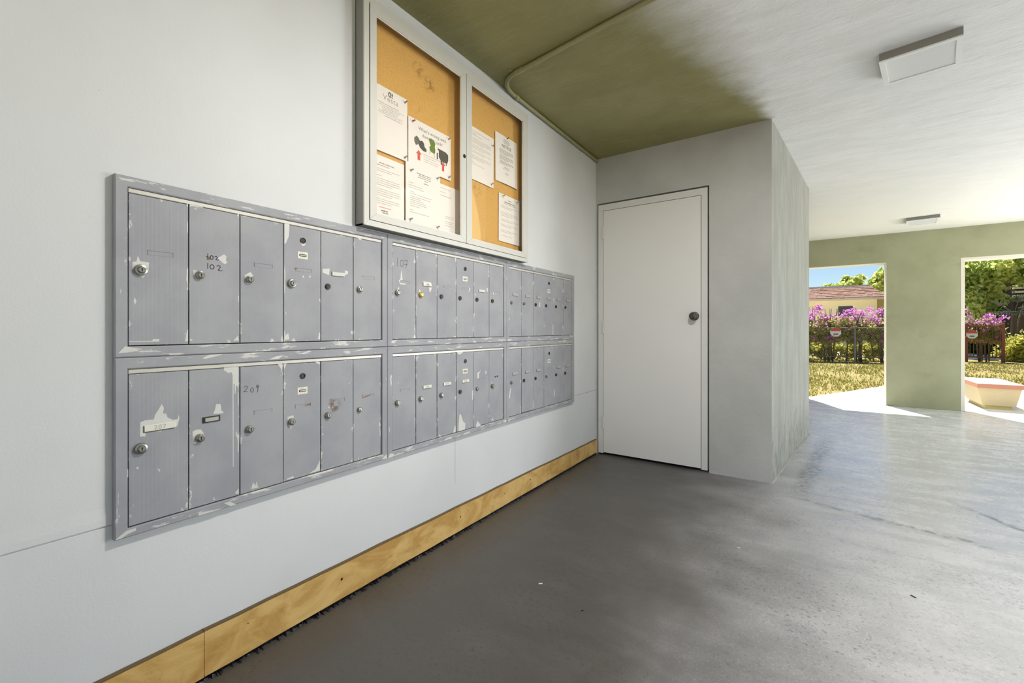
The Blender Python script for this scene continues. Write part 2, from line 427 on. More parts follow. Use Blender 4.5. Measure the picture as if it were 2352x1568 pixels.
class MB:
    """collects geometry, then links it as one mesh object"""
    def __init__(self): self.v = []; self.f = []; self.mi = []; self.cur = 0; self.smooth = []
    def add(self, vs, fs, smooth=False):
        o = len(self.v); self.v += [tuple(p) for p in vs]
        self.f += [tuple(i + o for i in f) for f in fs]; self.mi += [self.cur] * len(fs); self.smooth += [smooth] * len(fs)
        return self
    def box(self, x0, x1, y0, y1, z0, z1):
        return self.add([(x0, y0, z0), (x1, y0, z0), (x1, y1, z0), (x0, y1, z0), (x0, y0, z1), (x1, y0, z1), (x1, y1, z1), (x0, y1, z1)],
                        [(0, 3, 2, 1), (4, 5, 6, 7), (0, 1, 5, 4), (1, 2, 6, 5), (2, 3, 7, 6), (3, 0, 4, 7)])
    def bevbox(self, x0, x1, y0, y1, z0, z1, b):
        """box whose +x face has a chamfered border"""
        v = [(x0, y0, z0), (x0, y1, z0), (x0, y1, z1), (x0, y0, z1), (x1 - b, y0, z0), (x1 - b, y1, z0), (x1 - b, y1, z1), (x1 - b, y0, z1),
             (x1, y0 + b, z0 + b), (x1, y1 - b, z0 + b), (x1, y1 - b, z1 - b), (x1, y0 + b, z1 - b)]
        f = [(0, 3, 2, 1), (8, 9, 10, 11)]
        for i in range(4):
            j = (i + 1) % 4
            f += [(i, j, 4 + j, 4 + i), (4 + i, 4 + j, 8 + j, 8 + i)]
        return self.add(v, f)
    def prism(self, poly, a, b, axis='z'):
        """extrude polygon; axis z: poly xy, axis x: poly (y,z), axis y: poly (x,z)"""
        n = len(poly)
        mk = {'z': lambda p, t: (p[0], p[1], t), 'x': lambda p, t: (t, p[0], p[1]), 'y': lambda p, t: (p[0], t, p[1])}[axis]
        vs = [mk(p, a) for p in poly] + [mk(p, b) for p in poly]
        fs = [tuple(range(n - 1, -1, -1)), tuple(range(n, 2 * n))] + [(i, (i + 1) % n, n + (i + 1) % n, n + i) for i in range(n)]
        return self.add(vs, fs)
    def lathe(self, prof, c, axis=(1, 0, 0), n=20, smooth=True):
        """prof: (radius, height) along axis"""
        q = Vector((0, 0, 1)).rotation_difference(Vector(axis)).to_matrix()
        vs = []; fs = []
        for r, h in prof:
            for i in range(n):
                a = 2 * math.pi * i / n
                vs.append(Vector(c) + q @ Vector((r * math.cos(a), r * math.sin(a), h)))
        for k in range(len(prof) - 1):      # every profile step keeps its own rings, so its edges stay crisp
            self.add(vs[k * n:(k + 2) * n], [(i, (i + 1) % n, n + (i + 1) % n, n + i) for i in range(n)], smooth)
        self.add([vs[i] for i in range(n)], [tuple(range(n - 1, -1, -1))])
        self.add([vs[(len(prof) - 1) * n + i] for i in range(n)], [tuple(range(n))])
        return self
    def tube(self, pts, r, n=10):
        pts = [Vector(p) for p in pts]; rs = r if isinstance(r, (list, tuple)) else [r] * len(pts)
        vs = []; fs = []; up = Vector((0.31, 0.17, 0.93))
        for k, p in enumerate(pts):
            d = (pts[min(k + 1, len(pts) - 1)] - pts[max(k - 1, 0)]).normalized()
            a = d.cross(up).normalized(); b = d.cross(a)
            for i in range(n):
                t = 2 * math.pi * i / n
                vs.append(p + (a * math.cos(t) + b * math.sin(t)) * rs[k])
        for k in range(len(pts) - 1):
            for i in range(n):
                j = (i + 1) % n
                fs.append((k * n + i, k * n + j, (k + 1) * n + j, (k + 1) * n + i))
        self.add(vs, fs, True)
        self.add(vs[:n], [tuple(range(n - 1, -1, -1))]); self.add(vs[-n:], [tuple(range(n))])
        return self
    def strokes(self, lines, x, w):
        """flat pen strokes on a plane x = const; lines of (y, z) points"""
        for ln in lines:
            for (a, b) in zip(ln[:-1], ln[1:]):
                d = Vector((b[0] - a[0], b[1] - a[1]))
                if d.length < 1e-6: continue
                t = d.normalized(); nn = Vector((-t.y, t.x)) * w / 2; e = t * w * 0.3
                self.add([(x, a[0] - e.x - nn.x, a[1] - e.y - nn.y), (x, b[0] + e.x - nn.x, b[1] + e.y - nn.y),
                          (x, b[0] + e.x + nn.x, b[1] + e.y + nn.y), (x, a[0] - e.x + nn.x, a[1] - e.y + nn.y)], [(0, 1, 2, 3)])
        return self
    def build(self, name, mats, parent=None, origin=None):
        me = bpy.data.meshes.new(name)
        o3 = Vector(origin) if origin is not None else Vector((0, 0, 0))
        me.from_pydata([tuple(Vector(p) - o3) for p in self.v], [], self.f)
        for m in (mats if isinstance(mats, (list, tuple)) else [mats]): me.materials.append(m)
        me.polygons.foreach_set('material_index', self.mi)
        me.polygons.foreach_set('use_smooth', self.smooth)
        me.update()
        o = bpy.data.objects.new(name, me); COL.objects.link(o)
        place(o, parent, o3)
        return o

def wloc(o):
    p = Vector(o.location)
    while o.parent: o = o.parent; p += Vector(o.location)
    return p
def place(o, parent, world_loc):
    if parent is not None:
        o.parent = parent
        o.location = Vector(world_loc) - wloc(parent)
    else: o.location = world_loc
def thing(name, label, cat, loc, group=None):
    o = bpy.data.objects.new(name, None); COL.objects.link(o)
    o.empty_display_size = 0.05; o.location = loc
    o['label'] = label; o['category'] = cat
    if group: o['group'] = group
    return o
def tag(o, label, cat, group=None, kind=None):
    o['label'] = label; o['category'] = cat
    if group: o['group'] = group
    if kind: o['kind'] = kind
    return o
def struct(o): o['kind'] = 'structure'; return o
def stuff(o): o['kind'] = 'stuff'; return o
def copy_tree(o, parent=None):
    c = o.copy(); COL.objects.link(c)
    if parent is not None: c.parent = parent
    for ch in list(o.children): copy_tree(ch, c)
    return c
def text_mesh(s, size, spacing=1.0):
    cu = bpy.data.curves.new('text', 'FONT'); cu.body = s; cu.size = size; cu.align_x = 'CENTER'; cu.align_y = 'CENTER'
    cu.space_character = spacing; cu.resolution_u = 2
    ob = bpy.data.objects.new('text', cu); COL.objects.link(ob)
    dg = bpy.context.evaluated_depsgraph_get(); dg.update()
    me = bpy.data.meshes.new_from_object(ob.evaluated_get(dg))
    vs = [tuple(v.co) for v in me.vertices]; fs = [tuple(p.vertices) for p in me.polygons]
    bpy.data.objects.remove(ob); bpy.data.curves.remove(cu); bpy.data.meshes.remove(me)
    return vs, fs
def put_text(mb, s, size, x, y, z, spacing=1.0, sy=1.0):
    vs, fs = text_mesh(s, size, spacing)
    mb.add([(x, y + v[0] * sy, z + v[1]) for v in vs], fs)

# ---------------------------------------------------------------- the setting
H = 2.47; YE = 3.445; XC = 1.277; YF = 8.56
def floor_z(y): return 0.0 if y < 4.5 else -0.0229 * (y - 4.5)
fl = MB()
ys = [-2.6, 0, 2, 4.5, 5.5, 6.5, 7.5, YF]
xs = [-0.15, 1.0, 2.2, 3.5, 6.6]
for i in range(len(ys) - 1):
    for j in range(len(xs) - 1):
        y0, y1, x0, x1 = ys[i], ys[i + 1], xs[j], xs[j + 1]
        fl.add([(x0, y0, floor_z(y0)), (x1, y0, floor_z(y0)), (x1, y1, floor_z(y1)), (x0, y1, floor_z(y1))], [(0, 1, 2, 3)])
fl.box(-0.15, 6.6, -2.6, YF, -0.3, -0.12)
for (a, b, c, d) in ((-0.15, 6.6, -2.6, -2.6), (6.6, 6.6, -2.6, YF)):
    fl.add([(a, c, -0.2), (b, d, -0.2), (b, d, floor_z(d)), (a, c, floor_z(c))], [(0, 1, 2, 3)])
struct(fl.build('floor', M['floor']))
struct(MB().box(-0.15, 6.75, -2.75, 8.85, H, H + 0.22).build('ceiling', M['ceiling']))

# mail wall: two boards with a fine groove at z = 0.535
wl = MB()
gz = 0.535
prof = [(0, -0.12), (0, gz - 0.003), (-0.004, gz - 0.001), (-0.004, gz + 0.001), (0.0015, gz + 0.003), (0.0015, gz + 0.02), (0, gz + 0.05), (0, H), (-0.15, H), (-0.15, -0.12)]
wl.prism(prof, -2.6, YE + 0.16, 'y')
struct(wl.build('wall_left', M['wall']))
vs_ = MB(); vs_.strokes([[(1.682, 0.497), (1.6825, 0.40), (1.6815, 0.30), (1.682, 0.262)]], 0.0004, 0.0022)
struct(vs_.build('trim_1', plain('fine_wall_joint_filler', lin(178, 176, 170), 0.7)))

# end wall round the door, with its rebate
we = MB()
we.box(0.0, 0.012, YE, YE + 0.155, -0.02, 2.095)
we.prism([(0.884, YE), (1.127, YE), (1.127, YE + 0.155), (0.884, YE + 0.155)], -0.02, 2.095)
we.box(0.0, 1.127, YE, YE + 0.155, 2.095, H)
struct(we.build('wall_end', M['endwall']))
# corridor-side wall, turned six degrees
wc = MB()
poly = [(XC, YE), (1.475, 5.38), (1.325, 5.38), (1.127, YE)]
wc.prism(poly, -0.1, H)
wc.mi = [0] * len(wc.f)
wc.mi[2] = 1; wc.mi[5] = 1
# face order: bottom, top, sides 0-1 (corridor face), 1-2, 2-3, 3-0 (end-wall face)
wc.mi[2] = 0; wc.mi[5] = 1
struct(wc.build('wall_corridor', [M['dirty'], M['endwall']]))
struct(MB().box(-0.15, 1.325, 5.23, 5.38, -0.1, H).build('wall_closet', M['dirty']))
struct(MB().box(-0.15, 0.0, 5.38, YF + 0.2, -0.2, H).build('wall_corridor_left', M['olive']))
# crumbling paint edge along the foot of the corridor wall and door jamb
ed = MB(); rnd = random.Random(3)
for k in range(70):
    t = k / 70.0
    x = XC + (1.475 - XC) * t; y = YE + (5.38 - YE) * t
    s = 0.006 + 0.012 * rnd.random(); zz = floor_z(y)
    ed.add([(x - .002, y, zz), (x + s, y + .004, zz), (x + s * .7, y + .022, zz), (x - .002, y + .026, zz), (x + .003, y + .01, zz + s * .9), (x + .002, y + .02, zz + s * .7)],
           [(0, 1, 4), (1, 2, 5, 4), (2, 3, 5), (0, 4, 5, 3)])
for k in range(34):
    x = 0.886 + (XC - 0.886) * k / 34.0; s = 0.004 + 0.009 * rnd.random()
    ed.add([(x, YE + .002, 0), (x + .005, YE - s, 0), (x + .011, YE + .002, 0), (x + .005, YE + .001, s)], [(0, 1, 3), (1, 2, 3)])
struct(ed.build('trim_2', plain('flaked_plaster', lin(196, 194, 188), 0.8, var=0.15, scale=120)))

# far olive wall with two openings
wf = MB(); ZL = 2.038
wf.box(0.0, 1.44, YF, YF + 0.2, -0.2, H)
wf.box(2.412, 3.205, YF, YF + 0.2, -0.2, H)
wf.box(6.2, 6.6, YF, YF + 0.2, -0.2, H)
wf.box(1.44, 2.412, YF, YF + 0.2, ZL, H)
wf.box(3.205, 6.2, YF, YF + 0.2, ZL, H)
struct(wf.build('wall_far', M['olive']))
j = MB(); j.box(2.4085, 2.4125, YF - 0.002, YF + 0.202, -0.12, ZL + .002).box(1.4395, 1.4435, YF, YF + 0.202, -0.12, ZL).box(1.44, 2.4125, YF - 0.002, YF + 0.202, ZL - 0.004, ZL + 0.003)
struct(j.build('trim_3', M['jamb']))
j = MB(); j.box(3.203, 3.246, YF + 0.0, YF + 0.2, -0.12, ZL).box(6.16, 6.202, YF + 0.0, YF + 0.2, -0.12, ZL).box(3.246, 6.16, YF + 0.0, YF + 0.2, ZL - 0.036, ZL + .002)
struct(j.build('trim_4', M['jamb']))
# columns on the open right-hand side, out of the photograph's frame
for k, y in enumerate((-2.2, 1.6, 5.2)):
    struct(MB().box(6.3, 6.55, y, y + 0.25, -0.15, H).build('column', M['olive']))

# ---------------------------------------------------------------- door in the end wall
d1 = bpy.data.objects.new('door_1', None); COL.objects.link(d1); d1.location = (0.45, YE, 0); struct(d1)
yf = YE + 0.006
fr = MB()
def mitre_y(mb, x0, x1, z0, z1, w, wt, ya, yb, bottom=True):
    mb.prism([(x0, z0), (x0 + w, z0), (x0 + w, z1 - wt), (x0, z1)], ya, yb, 'y')
    mb.prism([(x1 - w, z0), (x1, z0), (x1, z1), (x1 - w, z1 - wt)], ya, yb, 'y')
    mb.prism([(x0, z1), (x0 + w, z1 - wt), (x1 - w, z1 - wt), (x1, z1)], ya, yb, 'y')
mitre_y(fr, 0.020, 0.872, 0.012, 2.084, 0.042, 0.050, yf, yf + 0.11)
fr.build('door_frame', M['framepaint'], d1)
MB().box(0.0655, 0.826, yf + 0.002, yf + 0.045, 0.020, 2.0305).build('door_leaf', M['doorpaint'], d1)
MB().box(0.02, 0.875, yf + 0.05, yf + 0.14, -0.01, 2.09).build('dark_void_fill', M['dark'], d1)  # black block behind the leaf, standing in for unlit space
hg = None
for z in (1.85, 1.06, 0.268):
    h = MB()
    for k in range(5): h.lathe([(0.0062, 0), (0.0068, .001), (0.0068, .0195), (0.0062, .0205)], (0.063, yf - 0.004, z - 0.052 + k * 0.021), (0, 0, 1), 10)
    h.box(0.050, 0.063, yf - 0.003, yf + 0.001, z - 0.05, z + 0.05)
    h.lathe([(0.003, 0), (0.0075, .001), (0.0075, .005), (0.003, .007)], (0.063, yf - 0.004, z + 0.053), (0, 0, 1), 10)
    h.build('hinge', M['framepaint'], d1)
kx, kz = 0.781, 1.142
kn = MB()
kn.lathe([(0.033, 0), (0.033, .004), (0.029, .010), (0.016, .013), (0.0125, .018), (0.0125, .030), (0.018, .036), (0.0265, .046), (0.028, .054), (0.0255, .062), (0.021, .066), (0.0145, .0675), (0.0125, .0655), (0.0005, .0655)], (kx, yf + 0.002, kz), (0, -1, 0), 32)
kb = kn.build('knob', M['bronze'], d1)
kc = MB().lathe([(0.0062, 0), (0.0062, .0025), (0.0005, .0028)], (kx, yf + 0.002 - .0655, kz), (0, -1, 0), 14)
kc.cur = 1; kc.box(kx - 0.0008, kx + 0.0008, yf - .0695, yf - .066, kz - .004, kz + .004)
kc.build('key_cylinder', [M['dullmetal'], M['dark']], kb)
MB().box(0.826, 0.8295, yf + 0.004, yf + 0.02, 0.02, 2.03).build('gap_shade_strip', M['dark'], d1)  # dark strip that paints the shade into the gap beside the leaf

# ---------------------------------------------------------------- plywood kickboard (boards with nails) and tar line
bb = bpy.data.objects.new('baseboard_left', None); COL.objects.link(bb); bb.location = (0, 1.0, 0); struct(bb)
def board(y0, y1, z0a, z0b, z1a, z1b, rs):
    r_ = random.Random(rs); n = max(3, int((y1 - y0) / 0.09)); lo = []; up = []
    for k in range(n + 1):
        t = k / n; y = y0 + (y1 - y0) * t
        lo.append((y, z0a + (z0b - z0a) * t + r_.uniform(-.0012, .0012))); up.append((y, z1a + (z1b - z1a) * t + r_.uniform(-.0012, .0012)))
    o = MB().prism(lo + up[::-1], 0.001, 0.0175, 'x').build('board', M['ply'], bb)
    MB().prism([(a, c + .0002) for a, c in up] + [(a, c + .0035 + r_.uniform(0, .001)) for a, c in up][::-1], 0.001, 0.0150, 'x').build('dark_top_strip', M['topstrip'], o)  # thin dark tan strip along the top of the board
    return o
board(-2.5, 0.556, 0.012, 0.013, 0.147, 0.145, 1)
board(0.5575, 2.599, 0.013, 0.016, 0.145, 0.129, 2)
board(2.602, 3.425, 0.016, 0.018, 0.128, 0.121, 3)
for (y, z, r_) in ((1.703, 0.084, .004), (2.377, 0.085, .005), (3.063, 0.082, .004), (1.017, 0.088, .005), (1.977, 0.046, .0025), (2.094, 0.084, .003), (2.21, 0.075, .002), (0.679, 0.106, .002), (1.50, .05, .002)):
    MB().lathe([(r_, 0), (r_, .0004), (r_ * .6, .0006)], (0.0175, y, z), (1, 0, 0), 10).build('nail_hole', M['dark'], bb)
tr = MB(); rnd = random.Random(9); y = -2.5
while y < 3.42:
    L = 0.004 + 0.020 * rnd.random() ** 2; w = 0.006 + 0.026 * rnd.random() ** 1.6 * (1.0 if y < 1.9 else 0.5); hh = 0.003 + 0.008 * rnd.random() ** 2
    tr.add([(0.0, y, 0.0005), (0.006 + w, y + L * .2, 0.0005), (0.006 + w * .8, y + L, 0.0005), (0.0, y + L, 0.0005), (0.002, y + L * .3, hh + .004), (0.012 + w * .3, y + L * .4, hh), (0.012 + w * .3, y + L * .8, hh * .8)],
           [(0, 1, 5, 4), (1, 2, 6, 5), (2, 3, 6), (3, 4, 5, 6), (0, 4, 3)])
    y += L * rnd.uniform(.45, .95)
stuff(tr.build('tar_residue', M['tar'], bb))
MB().box(0.0, 0.010, -2.5, 3.43, 0.0, 0.014).build('under_board_shade', M['dark'], bb)  # dark strip below the boards, its colour stands in for the gap's shade

# ---------------------------------------------------------------- mailboxes: six framed units of six narrow doors
CHIPS=[(0,0,[(0.4015,1.242),(0.4068,1.2275),(0.4258,1.2265),(0.4244,1.2024),(0.4122,1.1831),(0.3989,1.1963),(0.3897,1.2053),(0.391,1.2238),(0.3989,1.2258)]),
(0,0,[(0.3949,1.1305),(0.3989,1.1207),(0.3962,1.1105),(0.3928,1.1187)]),
(0,0,[(0.3832,1.0132),(0.4327,1.0131),(0.4341,1.0182),(0.4486,1.018),(0.4486,1.011),(0.3832,1.0119)]),
(0,0,[(0.513,1.2193),(0.5161,1.2215),(0.5161,1.176),(0.5115,1.1865)]),
(0,0,[(0.5134,1.0415),(0.5161,1.0451),(0.5161,1.0102),(0.5084,1.01)]),
(0,0,[(0.5121,1.4115),(0.5158,1.4116),(0.5158,1.3978),(0.513,1.4008)]),
(0,0,[(0.5134,1.3464),(0.5158,1.3615),(0.5158,1.3196),(0.5137,1.3283)]),
(0,1,[(0.5202,1.4112),(0.5381,1.4144),(0.5591,1.4115),(0.5526,1.4048),(0.5239,1.4033),(0.5202,1.3981)]),
(0,1,[(0.5925,1.2608),(0.6098,1.2747),(0.6168,1.2699),(0.615,1.2561),(0.6196,1.2509),(0.6115,1.244),(0.5994,1.2541)]),
(0,1,[(0.5286,1.2174),(0.5349,1.2181),(0.5558,1.2055),(0.5552,1.198),(0.5477,1.188),(0.5413,1.1985),(0.5381,1.1908),(0.5302,1.2011)]),
(0,1,[(0.6363,1.0094),(0.6498,1.0253),(0.6516,1.0091)]),
(0,1,[(0.5202,1.0178),(0.5286,1.0139),(0.5214,1.0104)]),
(0,1,[(0.649,1.1479),(0.652,1.152),(0.652,1.1302),(0.6498,1.1321)]),
(0,1,[(0.6476,1.4103),(0.6523,1.4102),(0.6523,1.3975),(0.6498,1.4009)]),
(0,2,[(0.6694,1.2171),(0.6864,1.2289),(0.6941,1.2196),(0.696,1.1954),(0.6769,1.1877),(0.6694,1.2011)]),
(0,2,[(0.7833,1.0088),(0.7898,1.0258),(0.7898,1.0087)]),
(0,3,[(0.7962,1.4063),(0.8137,1.4072),(0.8115,1.366),(0.8006,1.3382),(0.7962,1.3375)]),
(0,3,[(0.7954,1.0451),(0.8006,1.0236),(0.8093,1.0321),(0.8137,1.0104),(0.7954,1.0086)]),
(0,3,[(0.9226,1.0313),(0.9276,1.0336),(0.9276,1.0082),(0.9197,1.0084)]),
(0,3,[(0.852,1.3576),(0.8729,1.3588),(0.8692,1.3426),(0.8589,1.3387)]),
(0,3,[(0.7954,1.2686),(0.7993,1.2389),(0.798,1.1699),(0.7954,1.1676)]),
(0,3,[(0.8636,1.2369),(0.8673,1.2306),(0.8636,1.2266),(0.8603,1.2299)]),
(0,3,[(0.8881,1.2403),(0.8919,1.233),(0.8881,1.229),(0.8848,1.2323)]),
(0,4,[(0.9386,1.2677),(0.9667,1.2718),(0.9641,1.2471),(0.9386,1.2538)]),
(0,4,[(1.0309,1.2724),(1.0453,1.2701),(1.0448,1.2602),(1.0309,1.2529)]),
(0,5,[(1.0876,1.4069),(1.1082,1.4064),(1.0993,1.4004)]),
(3,0,[(0.454,0.838),(0.4591,0.8261),(0.4568,0.8112),(0.4636,0.8101),(0.4671,0.7984),(0.4799,0.7892),(0.4911,0.7901),(0.4929,0.8026),(0.4953,0.7909),(0.4893,0.7692),(0.4602,0.7703),(0.4511,0.7616),(0.4181,0.7727),(0.4181,0.7551),(0.4063,0.7575),(0.4068,0.795),(0.417,0.7986),(0.4366,0.798),(0.4388,0.8099),(0.445,0.82)]),
(3,0,[(0.3797,0.6761),(0.3815,0.6757),(0.3815,0.655),(0.3797,0.6555)]),
(3,0,[(0.3986,0.6781),(0.4033,0.6752),(0.4022,0.6695),(0.3991,0.6728)]),
(3,0,[(0.5093,0.5332),(0.5124,0.5453),(0.5144,0.5296)]),
(3,0,[(0.4438,0.6628),(0.4511,0.6555),(0.4482,0.6509)]),
(3,1,[(0.61,0.9308),(0.651,0.931),(0.651,0.8581),(0.647,0.8672),(0.6445,0.871),(0.6421,0.8417),(0.6402,0.8437),(0.6398,0.8749),(0.637,0.8752),(0.637,0.6156),(0.635,0.6161),(0.6342,0.9014),(0.631,0.9121),(0.6216,0.9094),(0.6154,0.9159),(0.6105,0.9171)]),
(3,1,[(0.5887,0.8188),(0.6008,0.8171),(0.6031,0.7956),(0.6085,0.7931),(0.6077,0.7881),(0.5805,0.7899),(0.585,0.8001)]),
(3,1,[(0.5275,0.7474),(0.5358,0.7507),(0.5486,0.7491),(0.5557,0.7371),(0.5557,0.719),(0.5486,0.7114),(0.5401,0.7157),(0.5344,0.7087),(0.5289,0.7132),(0.5275,0.7248)]),
(3,1,[(0.6491,0.8461),(0.6512,0.8485),(0.6512,0.8039),(0.6494,0.8059)]),
(3,1,[(0.6405,0.532),(0.6518,0.5449),(0.6518,0.5273)]),
(3,1,[(0.5809,0.5308),(0.5833,0.5399),(0.5854,0.5294)]),
(3,1,[(0.6496,0.7116),(0.6518,0.7132),(0.6518,0.6578),(0.6488,0.6626)]),
(3,2,[(0.6888,0.5318),(0.6947,0.5511),(0.702,0.5384),(0.7048,0.5524),(0.7109,0.5294)]),
(3,2,[(0.7734,0.9289),(0.7884,0.9288),(0.7884,0.9035),(0.7787,0.9197)]),
(3,3,[(0.9278,0.5652),(0.9278,0.5269),(0.8859,0.5278),(0.9109,0.5362),(0.9211,0.5525)]),
(3,3,[(0.8055,0.5317),(0.8284,0.5343),(0.8307,0.5273),(0.8055,0.5281)]),
(3,3,[(0.8077,0.7428),(0.8284,0.7462),(0.8321,0.7206),(0.8192,0.698),(0.81,0.72)]),
(3,3,[(0.9059,0.9288),(0.9263,0.9286),(0.9263,0.9152)]),
(3,3,[(0.7942,0.9285),(0.8055,0.9291),(0.7955,0.9052)]),
(3,4,[(0.9604,0.7516),(0.9641,0.7608),(0.9673,0.7505)]),
(3,4,[(0.9738,0.7594),(0.9803,0.7609),(0.9803,0.7486),(0.9749,0.7504)]),
(3,4,[(1.0495,0.8399),(1.0536,0.8344),(1.0513,0.8286)]),
(3,4,[(1.0583,0.5254),(1.0642,0.5418),(1.0642,0.5249)]),
(3,5,[(1.0912,0.525),(1.0942,0.5398),(1.096,0.5248)]),
(1,0,[(1.3124,1.3065),(1.3169,1.2856),(1.321,1.2625),(1.3414,1.2486),(1.3363,1.2423),(1.3058,1.2417),(1.2998,1.2586),(1.3088,1.2653)]),
(1,0,[(1.3835,1.0052),(1.3953,1.0292),(1.3986,1.005)]),
(1,0,[(1.2959,1.2253),(1.2998,1.2315),(1.3018,1.22),(1.2909,1.2165)]),
(1,1,[(1.5252,1.404),(1.5348,1.4028),(1.5348,1.3883)]),
(1,1,[(1.4809,1.2431),(1.5014,1.2426),(1.4908,1.2195),(1.485,1.2212)]),
(1,1,[(1.4188,1.2308),(1.4271,1.2233),(1.4299,1.2133),(1.4205,1.2126)]),
(1,1,[(1.4467,1.268),(1.4955,1.2661),(1.4955,1.2598),(1.4438,1.2624)]),
(1,2,[(1.6657,1.4068),(1.6724,1.4068),(1.6724,1.3852),(1.6671,1.3854)]),
(1,2,[(1.6478,1.0053),(1.6677,1.0108),(1.6711,1.0045)]),
(1,2,[(1.6249,1.2554),(1.638,1.252),(1.6314,1.2448),(1.6217,1.2485)]),
(1,3,[(1.7684,1.2621),(1.7829,1.2623),(1.7742,1.2392),(1.7684,1.2458)]),
(1,4,[(1.9243,1.2743),(1.9364,1.2728),(1.9348,1.2529),(1.9251,1.2556)]),
(1,4,[(1.8197,1.2329),(1.8287,1.2359),(1.8257,1.2214)]),
(1,4,[(1.9404,1.3992),(1.9453,1.3998),(1.9453,1.3602),(1.9412,1.3573)]),
(1,5,[(1.9816,1.2512),(1.99,1.2568),(1.9925,1.2433),(1.9841,1.2413)]),
(1,5,[(2.0043,1.2477),(2.0128,1.2482),(2.0094,1.2379)]),
(2,2,[(2.4889,1.2244),(2.5015,1.2221),(2.5015,1.1927),(2.4854,1.192)]),
(2,3,[(2.675,1.0796),(2.6839,1.0796),(2.6826,1.0085),(2.6725,1.0043)]),
(2,1,[(2.3103,1.1986),(2.3185,1.1962),(2.3175,1.1833)]),
(4,0,[(1.2949,0.8133),(1.2988,0.8109),(1.2968,0.8034)]),
(4,0,[(1.3916,0.6403),(1.3959,0.6416),(1.3959,0.5932),(1.3926,0.6059)]),
(4,0,[(1.3878,0.9267),(1.3953,0.9263),(1.3943,0.9082)]),
(4,2,[(1.6511,0.5254),(1.6611,0.557),(1.6691,0.5556),(1.6691,0.525)]),
(4,2,[(1.5482,0.5261),(1.5525,0.5381),(1.5648,0.5249)]),
(4,3,[(1.688,0.525),(1.6968,0.6096),(1.7085,0.6077),(1.7258,0.5682),(1.7434,0.5559),(1.7399,0.5242)]),
(4,3,[(1.7975,0.7196),(1.8041,0.7212),(1.8041,0.6726),(1.7975,0.6688)]),
(4,3,[(1.6792,0.9273),(1.7258,0.9275),(1.705,0.9156),(1.688,0.9178)]),
(4,4,[(1.8272,0.5173),(1.8423,0.5528),(1.873,0.5223),(1.8614,0.5182)]),
(4,4,[(1.8423,0.8111),(1.8538,0.8125),(1.873,0.8206),(1.8576,0.805),(1.856,0.7763),(1.8423,0.7824)]),
(4,4,[(1.9123,0.8152),(1.9203,0.817),(1.9219,0.7997),(1.9139,0.7979)]),
(4,5,[(1.9691,0.531),(1.9816,0.5489),(1.9874,0.5303)]),
(4,5,[(1.9708,0.7456),(1.9816,0.747),(1.9774,0.7374)]),
(5,0,[(2.1536,0.6902),(2.163,0.6944),(2.1518,0.6321),(2.1397,0.6389)]),
(0,-1,[(0.3603,0.983),(0.3742,1.0005),(0.3897,0.9967),(0.4023,0.9878),(0.3793,0.9838)]),
(0,-1,[(1.2077,0.9513),(1.2308,0.9663),(1.2208,0.9762),(1.2347,0.9704),(1.2321,0.9598)]),
(3,-1,[(1.2077,0.947),(1.2308,0.9588),(1.2334,0.9491),(1.2208,0.9475)]),
(1,-1,[(1.2374,0.9677),(1.2577,0.9885),(1.2495,0.9699),(1.2611,0.9614),(1.2388,0.9639)]),
(3,-1,[(0.419,0.9667),(0.4327,0.9746),(0.441,0.969),(0.4272,0.9611)]),
(3,-1,[(0.5494,0.9596),(0.569,0.9699),(0.6063,0.9719),(0.5925,0.9649),(0.5591,0.9572)]),
(3,-1,[(0.8474,0.9589),(0.8824,0.9686),(0.8919,0.9659),(0.8636,0.9568)]),
(3,-1,[(0.7417,0.945),(0.7664,0.9542),(0.7919,0.9572),(0.7748,0.9453)]),
(3,-1,[(0.3535,0.501),(0.3757,0.5162),(0.3958,0.5173),(0.3972,0.5098),(0.381,0.5073),(0.3652,0.4998)]),
(3,-1,[(0.3931,0.5027),(0.4336,0.5014),(0.4251,0.4975),(0.3945,0.4987)]),
(3,-1,[(0.6074,0.5143),(0.6257,0.5124),(0.6424,0.4947),(0.6257,0.4942)]),
(3,-1,[(1.2029,0.5138),(1.2301,0.4963),(1.2232,0.4913)]),
(3,-1,[(0.5401,0.5075),(0.6038,0.4955),(0.5861,0.4917),(0.5417,0.4985)]),
(4,-1,[(1.2377,0.4926),(1.2472,0.5168),(1.2688,0.5098),(1.2616,0.4944)]),
(3,-1,[(1.2029,0.5011),(1.2283,0.5186),(1.2321,0.494)]),
(4,-1,[(2.0718,0.5055),(2.0986,0.5165),(2.1122,0.509),(2.0986,0.4957)]),
(5,-1,[(2.1259,0.5014),(2.1536,0.5178),(2.1397,0.4937)]),
(1,-1,[(1.3312,0.9786),(1.3649,0.9796),(1.3492,0.9713)]),
(4,-1,[(2.1077,0.9645),(2.1259,0.9745),(2.1305,0.9481),(2.1168,0.9433)]),
(4,-1,[(1.2144,0.9483),(1.2377,0.9642),(1.2568,0.9483),(1.2425,0.9565)]),
(1,-1,[(1.1983,1.4346),(1.2283,1.4437),(1.2144,1.43)]),
(1,-1,[(1.2568,1.4316),(1.2713,1.434),(1.2616,1.4229)])]

